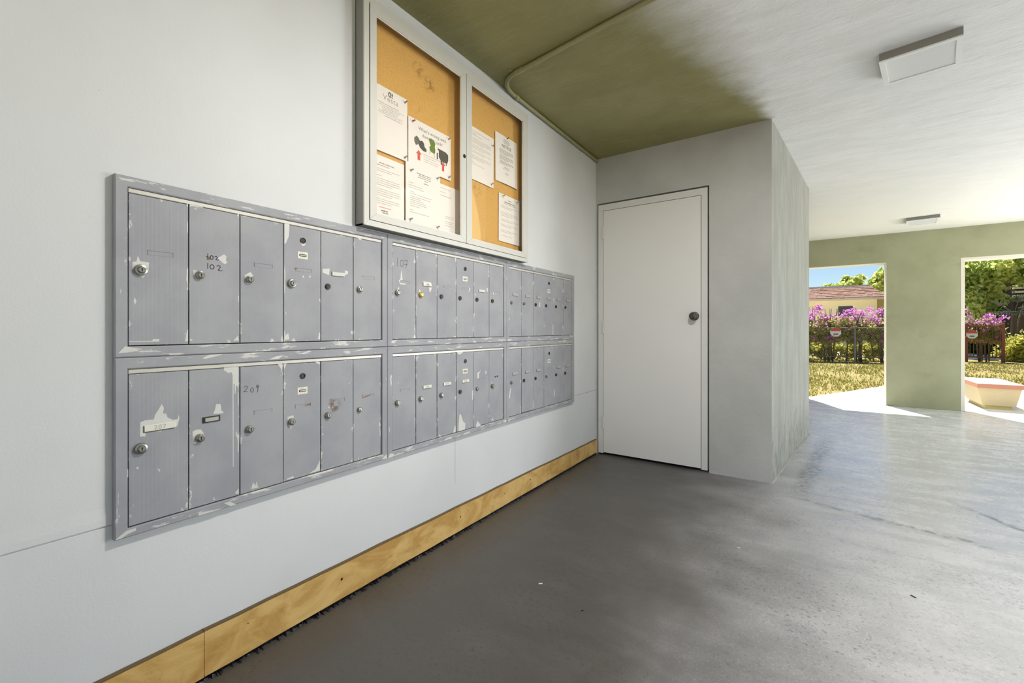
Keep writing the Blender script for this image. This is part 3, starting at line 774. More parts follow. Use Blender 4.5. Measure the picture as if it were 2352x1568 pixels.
UY = [(0.353, 1.2335, 0.380, 1.2065), (1.2335, 2.1105, 1.2625, 2.0845), (2.1105, 2.9995, 2.1365, 2.9680)]
UZ = [(0.9705, 1.4485, 0.9995, 1.4190), (0.4975, 0.9700, 0.5210, 0.9395)]
UL = ['grey mailbox unit, upper left of the six, 102 written twice on its second door',
      'grey mailbox unit under the notice case, upper middle, 107 written on its first door',
      'grey mailbox unit at the upper right end of the bank, nearest the white door',
      'grey mailbox unit, lower left of six, 209 written on its third door',
      'grey mailbox unit, lower middle of the bank, with big bare chips at its door feet',
      'grey mailbox unit, lower right end of the bank, with one wide black door gap']
XF = 0.016      # door face
# lock finish and label kind for every door, left to right
LOCK = ['knfkdf', 'fbdddd'.replace('b', 'b'), 'ccdddd', 'Knfffc', 'fffdcf', 'cddcdd']
LABEL = ['e-eexe', 'eWeexE', 'LLLLLL', 'PDeRee', 'eWWWeB', 'LLLeLL']
NUM0 = [101, 107, 113, 207, 213, 219]
locks = {}
def lock_mesh(kind):
    mb = MB(); mb.cur = 0
    if kind in 'kK':   # wide washer with plug
        mb.lathe([(0.0145, 0), (0.0148, .005), (0.0135, .008), (0.0095, .009), (0.0085, .012), (0.007, .0135), (0.0005, .0135)], (0, 0, 0), (1, 0, 0), 28); t = .0135
    elif kind in 'nfbF':
        mb.lathe([(0.0118, 0), (0.0122, .006), (0.0112, .0085), (0.0088, .0095), (0.0080, .012), (0.0068, .0130), (0.0005, .0130)], (0, 0, 0), (1, 0, 0), 24); t = .013
    elif kind == 'c':
        mb.lathe([(0.0095, 0), (0.0098, .004), (0.0085, .008), (0.006, .0095), (0.0005, .0098)], (0, 0, 0), (1, 0, 0), 22); t = .0098
    else:
        mb.lathe([(0.0105, 0), (0.0108, .004), (0.0098, .0055), (0.0072, .0058), (0.0068, .0072), (0.0005, .0072)], (0, 0, 0), (1, 0, 0), 22); t = .0072
    mb.cur = 1
    mb.box(t - .0008, t + .0003, -.0010, .0010, -.0048, .0040)
    mb.box(t - .0008, t + .0003, -.0018, .0018, .0014, .0040)
    return mb
def frame_rails(root, y0, y1, z0, z1, iy0, iy1, iz0, iz1):
    def rail(q, m):
        # mitred bar with a low rounded front: outer edge a-b, inner edge c-d
        (a, b, c, d) = [Vector((0, p[0], p[1])) for p in q]
        mb = MB()
        def ring(x, s): return [Vector((x, *((a.lerp(d, s)).yz))), Vector((x, *((b.lerp(c, s)).yz))), Vector((x, *((b.lerp(c, 1 - s)).yz))), Vector((x, *((a.lerp(d, 1 - s)).yz)))]
        r0, r1, r2 = ring(0.0005, 0), ring(0.0185, 0), ring(0.021, 0.10)
        vs = r0 + r1 + r2; fs = [(8, 9, 10, 11), (3, 2, 1, 0)]
        for i in range(4):
            k = (i + 1) % 4
            fs += [(i, k, 4 + k, 4 + i), (4 + i, 4 + k, 8 + k, 8 + i)]
        mb.add(vs, fs); mb.build('frame_rail', m, root)
    g = 0.0004
    rail([(y0 + g, z0 + g), (y1 - g, z0 + g), (iy1, iz0), (iy0, iz0)], M['rail_y'])
    rail([(y1 - g, z1 - g), (y0 + g, z1 - g), (iy0, iz1), (iy1, iz1)], M['rail_y'])
    rail([(y0 + g, z1 - g), (y0 + g, z0 + g), (iy0, iz0), (iy0, iz1)], M['rail_z'])
    rail([(y1 - g, z0 + g), (y1 - g, z1 - g), (iy1, iz1), (iy1, iz0)], M['rail_z'])
plate = None
for u in range(6):
    y0, y1, iy0, iy1 = UY[u % 3]; z0, z1, iz0, iz1 = UZ[u // 3]
    root = thing('mailbox_unit', UL[u], 'mailboxes', (0, (y0 + y1) / 2, z0), 'bank of wall mailboxes')
    MB().box(0.0003, 0.004, iy0 - .004, iy1 + .004, iz0 - .004, iz1 + .004).build('recess_shade_back', M['dark'], root)  # black sheet behind the doors, so the gaps' shade is painted
    frame_rails(root, y0, y1, z0, z1, iy0, iy1, iz0, iz1)
    MB().bevbox(0.004, 0.0175, iy0 + .0015, iy1 - .002, iz1 - 0.0125, iz1 - .0012, .0012).build('hinge_strip', M['strip'], root)
    pitch = (iy1 - iy0) / 6; zl = iz0 + 0.2045; zlab = zl + 0.050
    rr = random.Random(u * 11 + 5)
    for d in range(6):
        gl, gr = 0.0014, 0.0014
        if u == 4 and d in (1, 2): gr, gl = (0.0026, gl) if d == 1 else (gr, 0.0022)
        if u == 5 and d == 1: gl = 0.004
        if u == 5 and d == 5: gr = .004
        if d == 0: gl = .0028
        if d == 5: gr = .0038
        a, b = iy0 + d * pitch + gl, iy0 + (d + 1) * pitch - gr
        zt = iz1 - 0.0140; zb = iz0 + 0.0028 + (0.002 if u == 5 and d == 1 else 0)
        ly = iy0 + d * pitch + 0.0275
        x1 = XF + (rr.uniform(-.001, .0012)); c0 = (x1, ly, zl)
        door = MB().bevbox(x1 - .008, x1, a, b, zb, zt, .0009).build('mailbox_door', M['box'], root, origin=(x1 - .004, (a + b) / 2, (zb + zt) / 2))
        if u == 3 and d == 3: door['label'] = 'narrow mailbox door rubbed down to warm bare metal at its top'
        k = LOCK[u][d]
        lk = lock_mesh(k)
        lk.v = [(p[0] + c0[0], p[1] + c0[1], p[2] + c0[2]) for p in lk.v]
        lm = {'b': 'brass', 'd': 'dullmetal'}.get(k, 'chrome')
        lk.build('lock', [M[lm], M['dark']], door, origin=c0)
        # name slots
        t = LABEL[u][d]; cy = iy0 + d * pitch + (0.072 if u != 3 else 0.071); cz = zlab
        if u == 0 and d == 1: t = '-'
        if t in 'eER':
            s = MB(); hw, hh, w = 0.029 if u in (0, 3) else .026, 0.0065, 0.0011
            s.box(x1, x1 + .0013, cy - hw, cy + hw, cz + hh - w, cz + hh).box(x1, x1 + .0013, cy - hw, cy - hw + w, cz - hh, cz + hh).box(x1, x1 + .0013, cy + hw - w, cy + hw, cz - hh, cz + hh).box(x1, x1 + .0005, cy - hw, cy + hw, cz - hh, cz - hh + w)
            s.box(x1, x1 + .0003, cy - hw + w, cy + hw - w, cz - hh + w, cz + hh - w)
            s.build('name_slot', M['box'], door)
        if t in 'xWLP':
            hw, hh = 0.027, 0.0072
            if t == 'P': hw, hh = .036, .0085
            s = MB(); s.cur = 0
            s.bevbox(x1, x1 + .0016, cy - hw, cy + hw, cz - hh, cz + hh, .0008)
            holder = s.build('label_holder', [M['label'] if t in 'WP' else (M['bare'] if t == 'x' else M['holder'])], door)
            e = MB(); e.box(x1, x1 + .0020, cy - hw - .0014, cy - hw, cz - hh - .001, cz + hh).box(x1, x1 + .0018, cy - hw, cy + hw - .004, cz - hh - .0012, cz - hh)
            e.build('holder_edge', M['dullmetal'], holder)
            if t in 'WLP':
                tx = MB(); put_text(tx, str(NUM0[u] + d), 0.0135 if t != 'P' else .017, x1 + .0020, cy - .001, cz, 1.15)
                tx.build('printed_number', M['faint'] if t != 'W' else M['ink'], holder)
        if t == 'D':
            hw, hh = .023, .0085
            s = MB(); s.bevbox(x1, x1 + .004, cy - .036, cy + .010, cz - hh, cz + hh, .0016)
            hd = s.build('label_holder', M['dullmetal'], door); hd['label'] = 'dark broken label holder with a scrap of card'
            MB().box(x1 + .004, x1 + .0045, cy - .030, cy + .005, cz - hh + .003, cz + hh - .003).build('card_scrap', M['holder'], hd)
            s = MB(); s.box(x1, x1 + .0006, cy + .010, cy + .024, cz - hh + .003, cz + hh + .002); s.build('holder_ghost', M['box'], door)
        if t == 'B':
            s = MB().strokes([[(cy - .022, cz + .004), (cy - .016, cz - .003), (cy - .010, cz + .004), (cy - .012, cz - .005)], [(cy - .006, cz - .003), (cy, cz + .004)], [(cy + .004, cz), (cy + .012, cz + .005), (cy + .006, cz - .004), (cy + .012, cz), (cy + .004, cz + .001)]], x1 + .0004, .0032)
            s.build('black_scrawl', M['black'], door)
        if (u, d) in ((3, 3), (3, 5), (0, 3), (0, 1)):
            q = {(3, 3): [(.008, .0), (.028, .003), (.026, -.003), (.006, -.002)], (3, 5): [(-.028, -.004), (.010, .003), (.014, .001), (-.018, -.005), (-.027, -.006)], (0, 3): [(-.034, .004), (-.026, .005), (-.024, .001), (-.034, .001)], (0, 1): [(-.026, .003), (-.018, .004), (-.017, -.001), (-.025, -.001)]}[(u, d)]
            MB().prism([(cy + p, cz + r_ ) for p, r_ in q][::-1], x1 + .0002, x1 + .0009, 'x').build('rust_spot', M['rust'], door)
        if d == 3:
            my, mz = iy0 + d * pitch + .0685, iz0 + .359
            ml = MB(); ml.cur = 0
            ml.lathe([(0.0098, 0), (0.0102, .002), (0.0086, .0028), (0.0078, .0008), (0.0005, .0010)], (x1, my, mz), (1, 0, 0), 24)
            ml.cur = 1; ml.box(x1 + .0008, x1 + .0016, my - .001, my + .001, mz - .004, mz + .004)
            ml.build('master_lock', [M['tar'], M['dullmetal']], door)
            py, pz = my, mz - .0525
            pl = MB().bevbox(x1, x1 + .0008, py - .0185, py + .0185, pz - .0125, pz + .0125, .0005).build('maker_plate', M['label'], door)
            pm = MB(); pts = []
            for k2 in range(8):
                aa = math.pi / 2 + math.pi * k2 / 7; pts.append((py - .0095 + .0042 * math.cos(aa), pz + .0042 * math.sin(aa)))
            for k2 in range(8):
                aa = -math.pi / 2 + math.pi * k2 / 7; pts.append((py + .0095 + .0042 * math.cos(aa), pz + .0042 * math.sin(aa)))
            pm.prism(pts, x1 + .0008, x1 + .0012, 'x'); pm.build('black_badge', M['black'], pl)
            pw = MB(); yy = py - .0105; r2 = random.Random(4)
            while yy < py + .0098:
                w_ = .0014 + .0012 * r2.random(); pw.box(x1 + .0012, x1 + .0014, yy, yy + w_, pz - .0018, pz + .0018); yy += w_ + .0006
            pw.build('badge_lettering', M['label'], pl)
            pq = MB(); pq.box(x1 + .0008, x1 + .001, py - .008, py + .006, pz + .008, pz + .009).box(x1 + .0008, x1 + .001, py - .011, py + .009, pz - .0085, pz - .0078)
            pq.build('plate_print', M['faint'], pl)
        # marker numbers
        W = None
        if (u, d) == (0, 1):
            W = [[(0.566, 1.242), (0.566, 1.226)], [(0.5775 + .0055 * math.cos(t_), 1.2325 + .0065 * math.sin(t_)) for t_ in [i * math.pi / 6 for i in range(13)]], [(0.590, 1.236), (0.595, 1.239), (0.600, 1.235), (0.5965, 1.228), (0.594, 1.2245), (0.599, 1.223), (0.605, 1.2245)],
                 [(0.566, 1.270), (0.5655, 1.253)], [(0.562, 1.2615), (0.571, 1.260)], [(0.5765 + .004 * math.cos(t_), 1.2605 + .0055 * math.sin(t_)) for t_ in [i * math.pi / 6 for i in range(13)]], [(0.5845, 1.264), (0.589, 1.2655), (0.592, 1.2625), (0.5875, 1.2555), (0.5955, 1.255)]]
            wd = .0021
        elif (u, d) == (3, 2):
            W = [[(0.667, 0.860), (0.672, 0.865), (0.678, 0.861), (0.674, 0.853), (0.666, 0.846), (0.671, 0.8475), (0.678, 0.846)], [(0.6915 + .0045 * math.cos(t_), 0.8495 + .007 * math.sin(t_)) for t_ in [i * math.pi / 6 for i in range(13)]],
                 [(0.711, 0.863), (0.706, 0.864), (0.7045, 0.858), (0.709, 0.856), (0.711, 0.862), (0.7095, 0.850), (0.708, 0.840)]]
            wd = .0014
        elif (u, d) == (1, 0):
            W = [[(1.292, 1.356), (1.292, 1.318)], [(1.316 + .0085 * math.cos(t_), 1.335 + .0150 * math.sin(t_)) for t_ in [i * math.pi / 6 for i in range(13)]], [(1.329, 1.350), (1.348, 1.351), (1.344, 1.334), (1.339, 1.315)], [(1.331, 1.333), (1.349, 1.3325)]]
            wd = .0016
        if W: MB().strokes(W, x1 + .0004, wd).build('handwritten_number', M['marker'], door)
        ch = [p for (cu_, cd_, p) in CHIPS if cu_ == u and cd_ == d]
        if ch:
            mb = MB()
            for p in ch:
                ar = sum(p[i][0] * p[(i + 1) % len(p)][1] - p[(i + 1) % len(p)][0] * p[i][1] for i in range(len(p)))
                if ar < 0: p = p[::-1]
                mb.prism(p, x1 - .0004, x1 + .00025, 'x')
            stuff(mb.build('bare_chip', M['bare'], door))
        if (u, d) == (3, 4):
            MB().add([(x1 + .0004, cy - .052, cz - .050), (x1 + .0004, cy + .018, cz - .050), (x1 + .0004, cy + .018, cz + .020), (x1 + .0004, cy - .052, cz + .020)], [(0, 1, 2, 3)]).build('brown_smear', M['stain'], door)
    ch = [p for (cu_, cd_, p) in CHIPS if cu_ == u and cd_ == -1]
    if ch:
        mb = MB()
        for p in ch:
            ar = sum(p[i][0] * p[(i + 1) % len(p)][1] - p[(i + 1) % len(p)][0] * p[i][1] for i in range(len(p)))
            if ar < 0: p = p[::-1]
            p = [(min(max(a_, y0 + .001), y1 - .001), min(max(b_, z0 + .001), z1 - .001)) for a_, b_ in p]
            if abs(sum(p[i][0] * p[(i + 1) % len(p)][1] - p[(i + 1) % len(p)][0] * p[i][1] for i in range(len(p)))) < 3e-4 or len(set(p)) < len(p): continue
            mb.prism(p, 0.0205, 0.0213, 'x')
        stuff(mb.build('bare_chip', M['bare'], root))

# ---------------------------------------------------------------- glazed notice case
CY0, CY1, CZ0, CZ1 = 1.0895, 2.288, 1.4565, 2.368
XD = 0.055
case = thing('notice_case', 'large glazed notice case in pale grey metal frame above the mailboxes', 'notice board', (0, 1.69, CZ0))
sb = MB()
sb.box(0.0, XD - .004, CY0 + .001, CY0 + .006, CZ0 + .001, CZ1 - .001).box(0.0, XD - .004, CY1 - .006, CY1 - .001, CZ0 + .001, CZ1 - .001)
sb.box(0.0, XD - .004, CY0 + .001, CY1 - .001, CZ0 + .001, CZ0 + .006).box(0.0, XD - .004, CY0 + .001, CY1 - .001, CZ1 - .006, CZ1 - .001)
sb.box(0.0, 0.003, CY0 + .001, CY1 - .001, CZ0 + .001, CZ1 - .001)
sb.build('case_body', M['case_side'], case)
MB().box(0.003, 0.010, CY0 + .006, CY1 - .006, CZ0 + .006, CZ1 - .006).build('cork_panel', M['cork'], case)
def mitred(name, y0, y1, z0, z1, wl_, wr, wb_, wt_, xa, xb, mat, parent):
    mb = MB()
    i = (y0 + wl_, y1 - wr, z0 + wb_, z1 - wt_); g = .0004
    for q in ([(y0, z0 + g), (i[0], i[2] + g), (i[0], i[3] - g), (y0, z1 - g)], [(y1, z0 + g), (y1, z1 - g), (i[1], i[3] - g), (i[1], i[2] + g)],
              [(y0 + g, z0), (y1 - g, z0), (i[1] - g, i[2]), (i[0] + g, i[2])], [(y0 + g, z1), (i[0] + g, i[3]), (i[1] - g, i[3]), (y1 - g, z1)]):
        ar = sum(q[k][0] * q[(k + 1) % 4][1] - q[(k + 1) % 4][0] * q[k][1] for k in range(4))
        mb.prism(q if ar > 0 else q[::-1], xa, xb, 'x')
    return mb.build(name, mat, parent)
mitred('outer_frame', CY0, CY1, CZ0, CZ1, .0235, .020, .0225, .026, XD - .006, XD + .002, M['case'], case)
MB().box(XD - .012, XD - .008, CY0 + .02, CY1 - .018, CZ0 + .02, CZ0 + .03).build('frame_gap_shade', M['dark'], case)  # dark strip behind the frame gap, painting its shade
for (a, b, wl_, wr, nm) in ((1.1155, 1.7005, .0315, .040, 'left'), (1.7035, 2.2655, .041, .037, 'right')):
    df = mitred('glass_door', a, b, CZ0 + .0245, CZ1 - .028, wl_, wr, .0305, .034, XD - .005, XD + .005, M['case'], case)
    MB().box(XD - .003, XD - .0005, a + wl_ - .004, b - wr + .004, CZ0 + .050, CZ1 - .058).build('glass_pane', M['glass'], df)
    gk = MB()
    ia, ib, za, zb_ = a + wl_, b - wr, CZ0 + .055, CZ1 - .062
    for q in ((ia, ia + .0022, za, zb_), (ib - .0022, ib, za, zb_), (ia, ib, za, za + .0022), (ia, ib, zb_ - .0022, zb_)):
        gk.box(XD - .0005, XD + .0015, q[0], q[1], q[2], q[3])
    gk.build('glazing_bead', M['lamp_rim'], df)
    hs = MB(); hy = a - .0016 if nm == 'left' else b + .0016
    z = CZ0 + .03
    while z < CZ1 - .034:
        hs.lathe([(.0013, 0), (.0013, .0058)], (XD + .0018, hy, z), (0, 0, 1), 6); z += .0078
    stuff(hs.build('piano_hinge', M['dullmetal'], df))
lk = MB(); lk.lathe([(.0095, 0), (.0095, .003), (.0075, .0045), (.0055, .0045), (.005, .0055), (.0005, .0055)], (XD + .005, 1.684, 1.915), (1, 0, 0), 20)
lk.cur = 1; lk.box(XD + .0103, XD + .0108, 1.683, 1.685, 1.911, 1.918)
lk.build('cam_lock', [M['dullmetal'], M['dark']], case)

# papers
def sheet(name, label, y0, y1, z0, z1, x0, bulge, tilt=0.0, corner=0.0):
    c = Vector(((y0 + y1) / 2, (z0 + z1) / 2)); nx, nz = 8, 8
    mb = MB(); front = []; 
    ct, st = math.cos(R(tilt)), math.sin(R(tilt))
    def P(u, v, off):
        y = (u - .5) * (y1 - y0); z = (v - .5) * (z1 - z0)
        x = x0 + bulge * (math.sin(math.pi * u) * .6 + .4 * u * u) * (1.2 - v) + corner * max(0, .25 - u) * max(0, .3 - v) * 13 + off
        return (x, c.x + y * ct - z * st, c.y + y * st + z * ct)
    vs = [P(i / nx, k / nz, 0.0004) for k in range(nz + 1) for i in range(nx + 1)]
    vb = [P(i / nx, k / nz, 0.0) for k in range(nz + 1) for i in range(nx + 1)]
    n = len(vs); fs = []
    for k in range(nz):
        for i in range(nx):
            a = k * (nx + 1) + i
            fs.append((a, a + 1, a + nx + 2, a + nx + 1)); fs.append((n + a, n + a + nx + 1, n + a + nx + 2, n + a + 1))
    for i in range(nx): fs += [(i, n + i, n + i + 1, i + 1), (nz * (nx + 1) + i + 1, n + nz * (nx + 1) + i + 1, n + nz * (nx + 1) + i, nz * (nx + 1) + i)]
    for k in range(nz): fs += [((k + 1) * (nx + 1), n + (k + 1) * (nx + 1), n + k * (nx + 1), k * (nx + 1)), (k * (nx + 1) + nx, n + k * (nx + 1) + nx, n + (k + 1) * (nx + 1) + nx, (k + 1) * (nx + 1) + nx)]
    mb.add(vs, fs[:]) if False else mb.add(vs + vb, fs, True)
    mb.smooth = [False] * len(mb.f)
    o = mb.build(name, M['paper'], None, origin=(x0, c.x, c.y))
    tag(o, label, 'paper', 'papers pinned in the notice case')
    def onto(u, v): return P(u, v, 0.0008)
    return o, onto
def print_lines(onto, rows, rs=1, word=(.02, .09)):
    """rows of word-like dashes: (v centre, u start, u end, height in v)"""
    mb = MB(); r_ = random.Random(rs)
    for (v, ua, ub, h) in rows:
        u = ua
        while u < ub - .01:
            w = min(r_.uniform(*word), ub - u)
            mb.add([onto(u, v - h / 2), onto(u + w, v - h / 2), onto(u + w, v + h / 2), onto(u, v + h / 2)], [(0, 1, 2, 3)])
            u += w + .012
    return mb
def para(v0, n, dv, ua, ub, h=.0075, last=.6, rs=0):
    r_ = random.Random(rs); out = []
    for k in range(n): out.append((v0 - k * dv, ua, (ua + (ub - ua) * last) if k == n - 1 else ub - r_.uniform(0, .05), h))
    return out
def flat_text(onto, s, size, u, v, W, Hh, spacing=1.0):
    vs, fs = text_mesh(s, size, spacing); mb = MB()
    mb.add([onto(u + p[0] / W, v + p[1] / Hh) for p in vs], fs); return mb
def flat_poly(onto, polys):
    mb = MB()
    for p in polys: mb.add([onto(a, b) for a, b in p], [tuple(range(len(p)))])
    return mb
# 1 letterhead notice, upper left
s1, f1 = sheet('notice_sheet', 'letterhead notice sheet with a round emblem, upper left in the case', 1.131, 1.348, 1.790, 2.066, .0150, .003)
flat_text(f1, 'Vesta', .034, .57, .845, .217, .276, 1.1).build('letterhead', M['faint'], s1)
def disc(cu_, cv, ru, rv, a0, a1, r_in=0.0):
    n = 10; out = [(cu_ + ru * math.cos(R(a0 + (a1 - a0) * i / n)), cv + rv * math.sin(R(a0 + (a1 - a0) * i / n))) for i in range(n + 1)]
    if r_in: out += [(cu_ + ru * r_in * math.cos(R(a1 + (a0 - a1) * i / n)), cv + rv * r_in * math.sin(R(a1 + (a0 - a1) * i / n))) for i in range(n + 1)]
    else: out.append((cu_, cv))
    return out
em = flat_poly(f1, [disc(.56, .925, .055, .045, 100, 260, .6), [(.545, .965), (.575, .965), (.575, .885), (.56, .88)]]); em.cur = 1
em.add([f1(a, b) for a, b in disc(.585, .928, .04, .04, -20, 70)], [tuple(range(12))]); em.cur = 2
em.add([f1(a, b) for a, b in disc(.585, .915, .04, .04, 280, 335)], [tuple(range(12))])
em.build('round_emblem', [M['greyink'], M['blueink'], M['orangeink']], s1)
print_lines(f1, [(.745, .26, .78, .010)] + [(.715 - .024 * k, .27 if k in (0, 4, 5) else .36, (.90, .80, .76, .74, .88, .86)[k], .007) for k in range(6)] + [(.565, .42, .86, .010)], 5).build('printed_text', M['faint'], s1)
# 2 landscape poster
s2, f2 = sheet('poster', 'landscape poster asking about dumping, with a green chair and two red arrows', 1.353, 1.632, 1.784, 2.000, .0160, .002)
W2, H2 = .279, .216
flat_text(f2, "What's wrong with", .0225, .55, .845, W2, H2, 1.05).build('headline', M['ink'], s2)
flat_text(f2, "dumping junk?", .0225, .545, .725, W2, H2, 1.05).build('headline', M['ink'], s2)
shoe = [[(.125, .60), (.13, .52), (.165, .46), (.215, .50), (.255, .585), (.225, .63), (.18, .665), (.15, .63)], [(.22, .50), (.255, .44), (.32, .40), (.395, .405), (.40, .46), (.355, .50), (.34, .575), (.30, .61), (.25, .58)]]
sm = flat_poly(f2, shoe[:1]); sm.cur = 1; sm.add([f2(a, b) for a, b in shoe[1]], [tuple(range(9))])
sm.build('picture_of_shoes', [M['greyink'], M['darkink']], s2)
flat_poly(f2, [[(.455, .73), (.475, .64), (.50, .585), (.465, .56), (.475, .485), (.51, .46), (.575, .445), (.60, .47), (.605, .55), (.592, .60), (.605, .68), (.575, .735), (.52, .755)],
               [(.478, .49), (.487, .488), (.474, .40), (.468, .40)], [(.578, .45), (.586, .45), (.594, .36), (.588, .36)]]).build('picture_of_green_chair', M['greenink'], s2)
flat_poly(f2, [[(.66, .585), (.67, .61), (.87, .60), (.93, .56), (.93, .44), (.905, .36), (.83, .345), (.74, .36), (.69, .42), (.69, .565)], [(.64, .50), (.67, .505), (.67, .36), (.64, .36)], [(.735, .37), (.775, .37), (.765, .28), (.74, .28)], [(.87, .36), (.89, .36), (.888, .30), (.872, .30)]]).build('picture_of_cart', M['darkink'], s2)
ar = lambda a, b: [(a - .028, b), (a - .028, b + .13), (a - .062, b + .125), (a, b + .215), (a + .066, b + .13), (a + .030, b + .135), (a + .030, b)]
flat_poly(f2, [ar(.225, .165), ar(.795, .145)]).build('red_arrows', M['redink'], s2)
print_lines(f2, [(.335, .30, .735, .012), (.285, .33, .62, .010), (.235, .33, .70, .010), (.19, .34, .66, .010)], 8).build('printed_text', M['faint'], s2)
# 3 lower-left letter
s3, f3 = sheet('notice_sheet', 'letter with red footer and curled corner, lower left in the case', 1.112, 1.329, 1.492, 1.771, .0155, .002, 0, .02)
print_lines(f3, [(.89, .38, .75, .02), (.855, .30, .62, .012)] + para(.80, 2, .03, .33, .92) + [(.70, .30, .42, .01)] + para(.655, 4, .032, .30, .92) + para(.50, 4, .032, .30, .92) + para(.35, 3, .032, .30, .92), 9).build('printed_text', M['faint'], s3)
flat_poly(f3, [[(.37, .222), (.66, .222), (.66, .237), (.37, .237)]]).build('red_footer_line', M['pinkink'], s3)
print_lines(f3, [(.18, .42, .58, .02), (.15, .45, .60, .012)], 3).build('signature', M['ink'], s3)
# 5 behind 4
s5, f5 = sheet('notice_sheet', 'half hidden letter sheet, lower right behind the left glass door', 1.482, 1.697, 1.476, 1.753, .0145, .001)
print_lines(f5, [(.93, .34, .70, .008), (.86, .34, .55, .008), (.80, .34, .72, .010), (.45, .52, .80, .008), (.42, .52, .78, .008), (.36, .52, .78, .008), (.33, .52, .76, .008), (.29, .52, .78, .008)], 10).build('printed_text', M['faint'], s5)
# 4 centre bottom
s4, f4 = sheet('notice_sheet', 'centred letter sheet overlapping the poster and two neighbours, bottom middle of left door', 1.335, 1.553, 1.512, 1.793, .0190, .002)
print_lines(f4, [(.87, .30, .72, .011), (.842, .36, .72, .009), (.812, .34, .72, .009), (.78, .52, .62, .009), (.735, .50, .64, .011)], 12).build('printed_heading', M['ink'], s4)
print_lines(f4, [(.68, .08, .22, .008), (.64, .08, .45, .008), (.605, .08, .52, .008), (.54, .12, .24, .008), (.51, .12, .72, .008), (.47, .12, .70, .008), (.44, .12, .40, .008), (.41, .12, .50, .008), (.38, .12, .56, .008), (.35, .12, .58, .008), (.315, .12, .40, .008), (.25, .12, .22, .008), (.215, .12, .66, .008)], 13).build('printed_text', M['faint'], s4)
# 6 right door, left sheet
s6, f6 = sheet('notice_sheet', 'letter sheet beside the lock stile, left sheet behind right glass door', 1.776, 1.990, 1.842, 2.124, .0135, .003, -0.8)
print_lines(f6, [(.92, .12, .80, .008), (.875, .12, .30, .008), (.85, .12, .5, .008)] + para(.79, 4, .028, .12, .92) + para(.66, 3, .028, .12, .90) + para(.55, 2, .028, .12, .92) + para(.46, 3, .028, .12, .92) + [(.33, .10, .2, .008), (.30, .10, .60, .008)], 14).build('printed_text', M['faint'], s6)
# 7 NOTICE
s7, f7 = sheet('notice_sheet', 'sheet headed NOTICE, right side of the right glass door', 2.006, 2.224, 1.897, 2.176, .0150, .006, 0.3)
flat_text(f7, 'NOTICE', .026, .50, .775, .218, .279, 1.0).build('headline', M['black'], s7)
print_lines(f7, [(.925, .36, .62, .008), (.902, .38, .64, .008), (.878, .34, .66, .008), (.85, .40, .62, .008)] + para(.69, 4, .026, .18, .84, .009) + para(.57, 4, .026, .18, .84, .009) + para(.45, 3, .026, .18, .84, .009) + [(.34, .36, .62, .008), (.31, .33, .64, .008), (.23, .42, .58, .008), (.20, .42, .56, .008)], 15).build('printed_text', M['ink'], s7)
# 8 lower right
s8, f8 = sheet('notice_sheet', 'sheet of ruled text low in the right glass door, under the NOTICE sheet', 2.040, 2.262, 1.556, 1.834, .0140, .002, -0.4)
print_lines(f8, [(.90, .40, .58, .013), (.85, .26, .74, .018), (.815, .22, .80, .008)], 16).build('printed_heading', M['ink'], s8)
print_lines(f8, para(.75, 2, .03, .10, .95, .008) + para(.62, 3, .035, .10, .93, .008) + para(.47, 2, .03, .12, .93, .008) + para(.36, 2, .03, .08, .90, .008) + para(.24, 2, .03, .08, .92, .008) + [(.13, .10, .60, .008)], 17).build('printed_text', M['faint'], s8)

# push pins
pin_me = {}
def pin(kind, y, z, x, label, tilt=(0, 0)):
    if kind not in pin_me:
        mb = MB().lathe([(.0006, 0), (.0006, .004), (.0042, .0045), (.0042, .0058), (.0026, .0070), (.0024, .0120), (.0044, .0138), (.0044, .0152), (.0030, .0160)], (0, 0, 0), (1, 0, 0), 12)
        o = mb.build('push_pin', M['pin_' + kind]); pin_me[kind] = o
    else:
        o = pin_me[kind].copy(); COL.objects.link(o)
    o.location = (x, y, z); o.rotation_euler = (0, R(tilt[0]), R(tilt[1]))
    tag(o, label, 'push pin', 'push pins in the notice case')
PX = .0165
for args in (('red', 1.377, 1.983, 'red push pin at the upper left corner of the landscape poster'),
             ('clear', 1.617, 1.986, 'smoky push pin at the upper right corner of the landscape poster'),
             ('clear', 1.617, 1.796, 'smoky push pin at the lower right corner of the landscape poster'),
             ('clear', 1.333, 2.046, 'smoky push pin at the upper right corner of the letterhead sheet'),
             ('clear', 1.331, 1.802, 'smoky push pin at the lower right corner of the letterhead sheet'),
             ('clear', 1.364, 1.757, 'smoky push pin at the upper left corner of the centred letter'),
             ('clear', 1.530, 1.767, 'smoky push pin at the upper right corner of the centred letter'),
             ('clear', 1.359, 1.536, 'smoky push pin at the lower left corner of the centred letter'),
             ('clear', 1.530, 1.533, 'smoky push pin at the lower right corner of the centred letter'),
             ('clear', 1.977, 2.076, 'smoky push pin on the right edge of the sheet beside the lock'),
             ('green', 2.120, 2.168, 'green push pin at the top of the NOTICE sheet'),
             ('clear', 2.074, 1.820, 'smoky push pin at the upper left of the lowest right sheet'),
             ('clear', 2.222, 1.818, 'smoky push pin at the upper right of the lowest right sheet'),
             ('clear', 1.967, 1.857, 'smoky push pin at the lower right corner of the sheet beside the lock')):
    k = args[1] * 37
    pin(args[0], args[1], args[2], PX + (.003 if 'centred' in args[3] else 0), args[3], (-14 + 10 * math.sin(k), 12 * math.cos(k)))

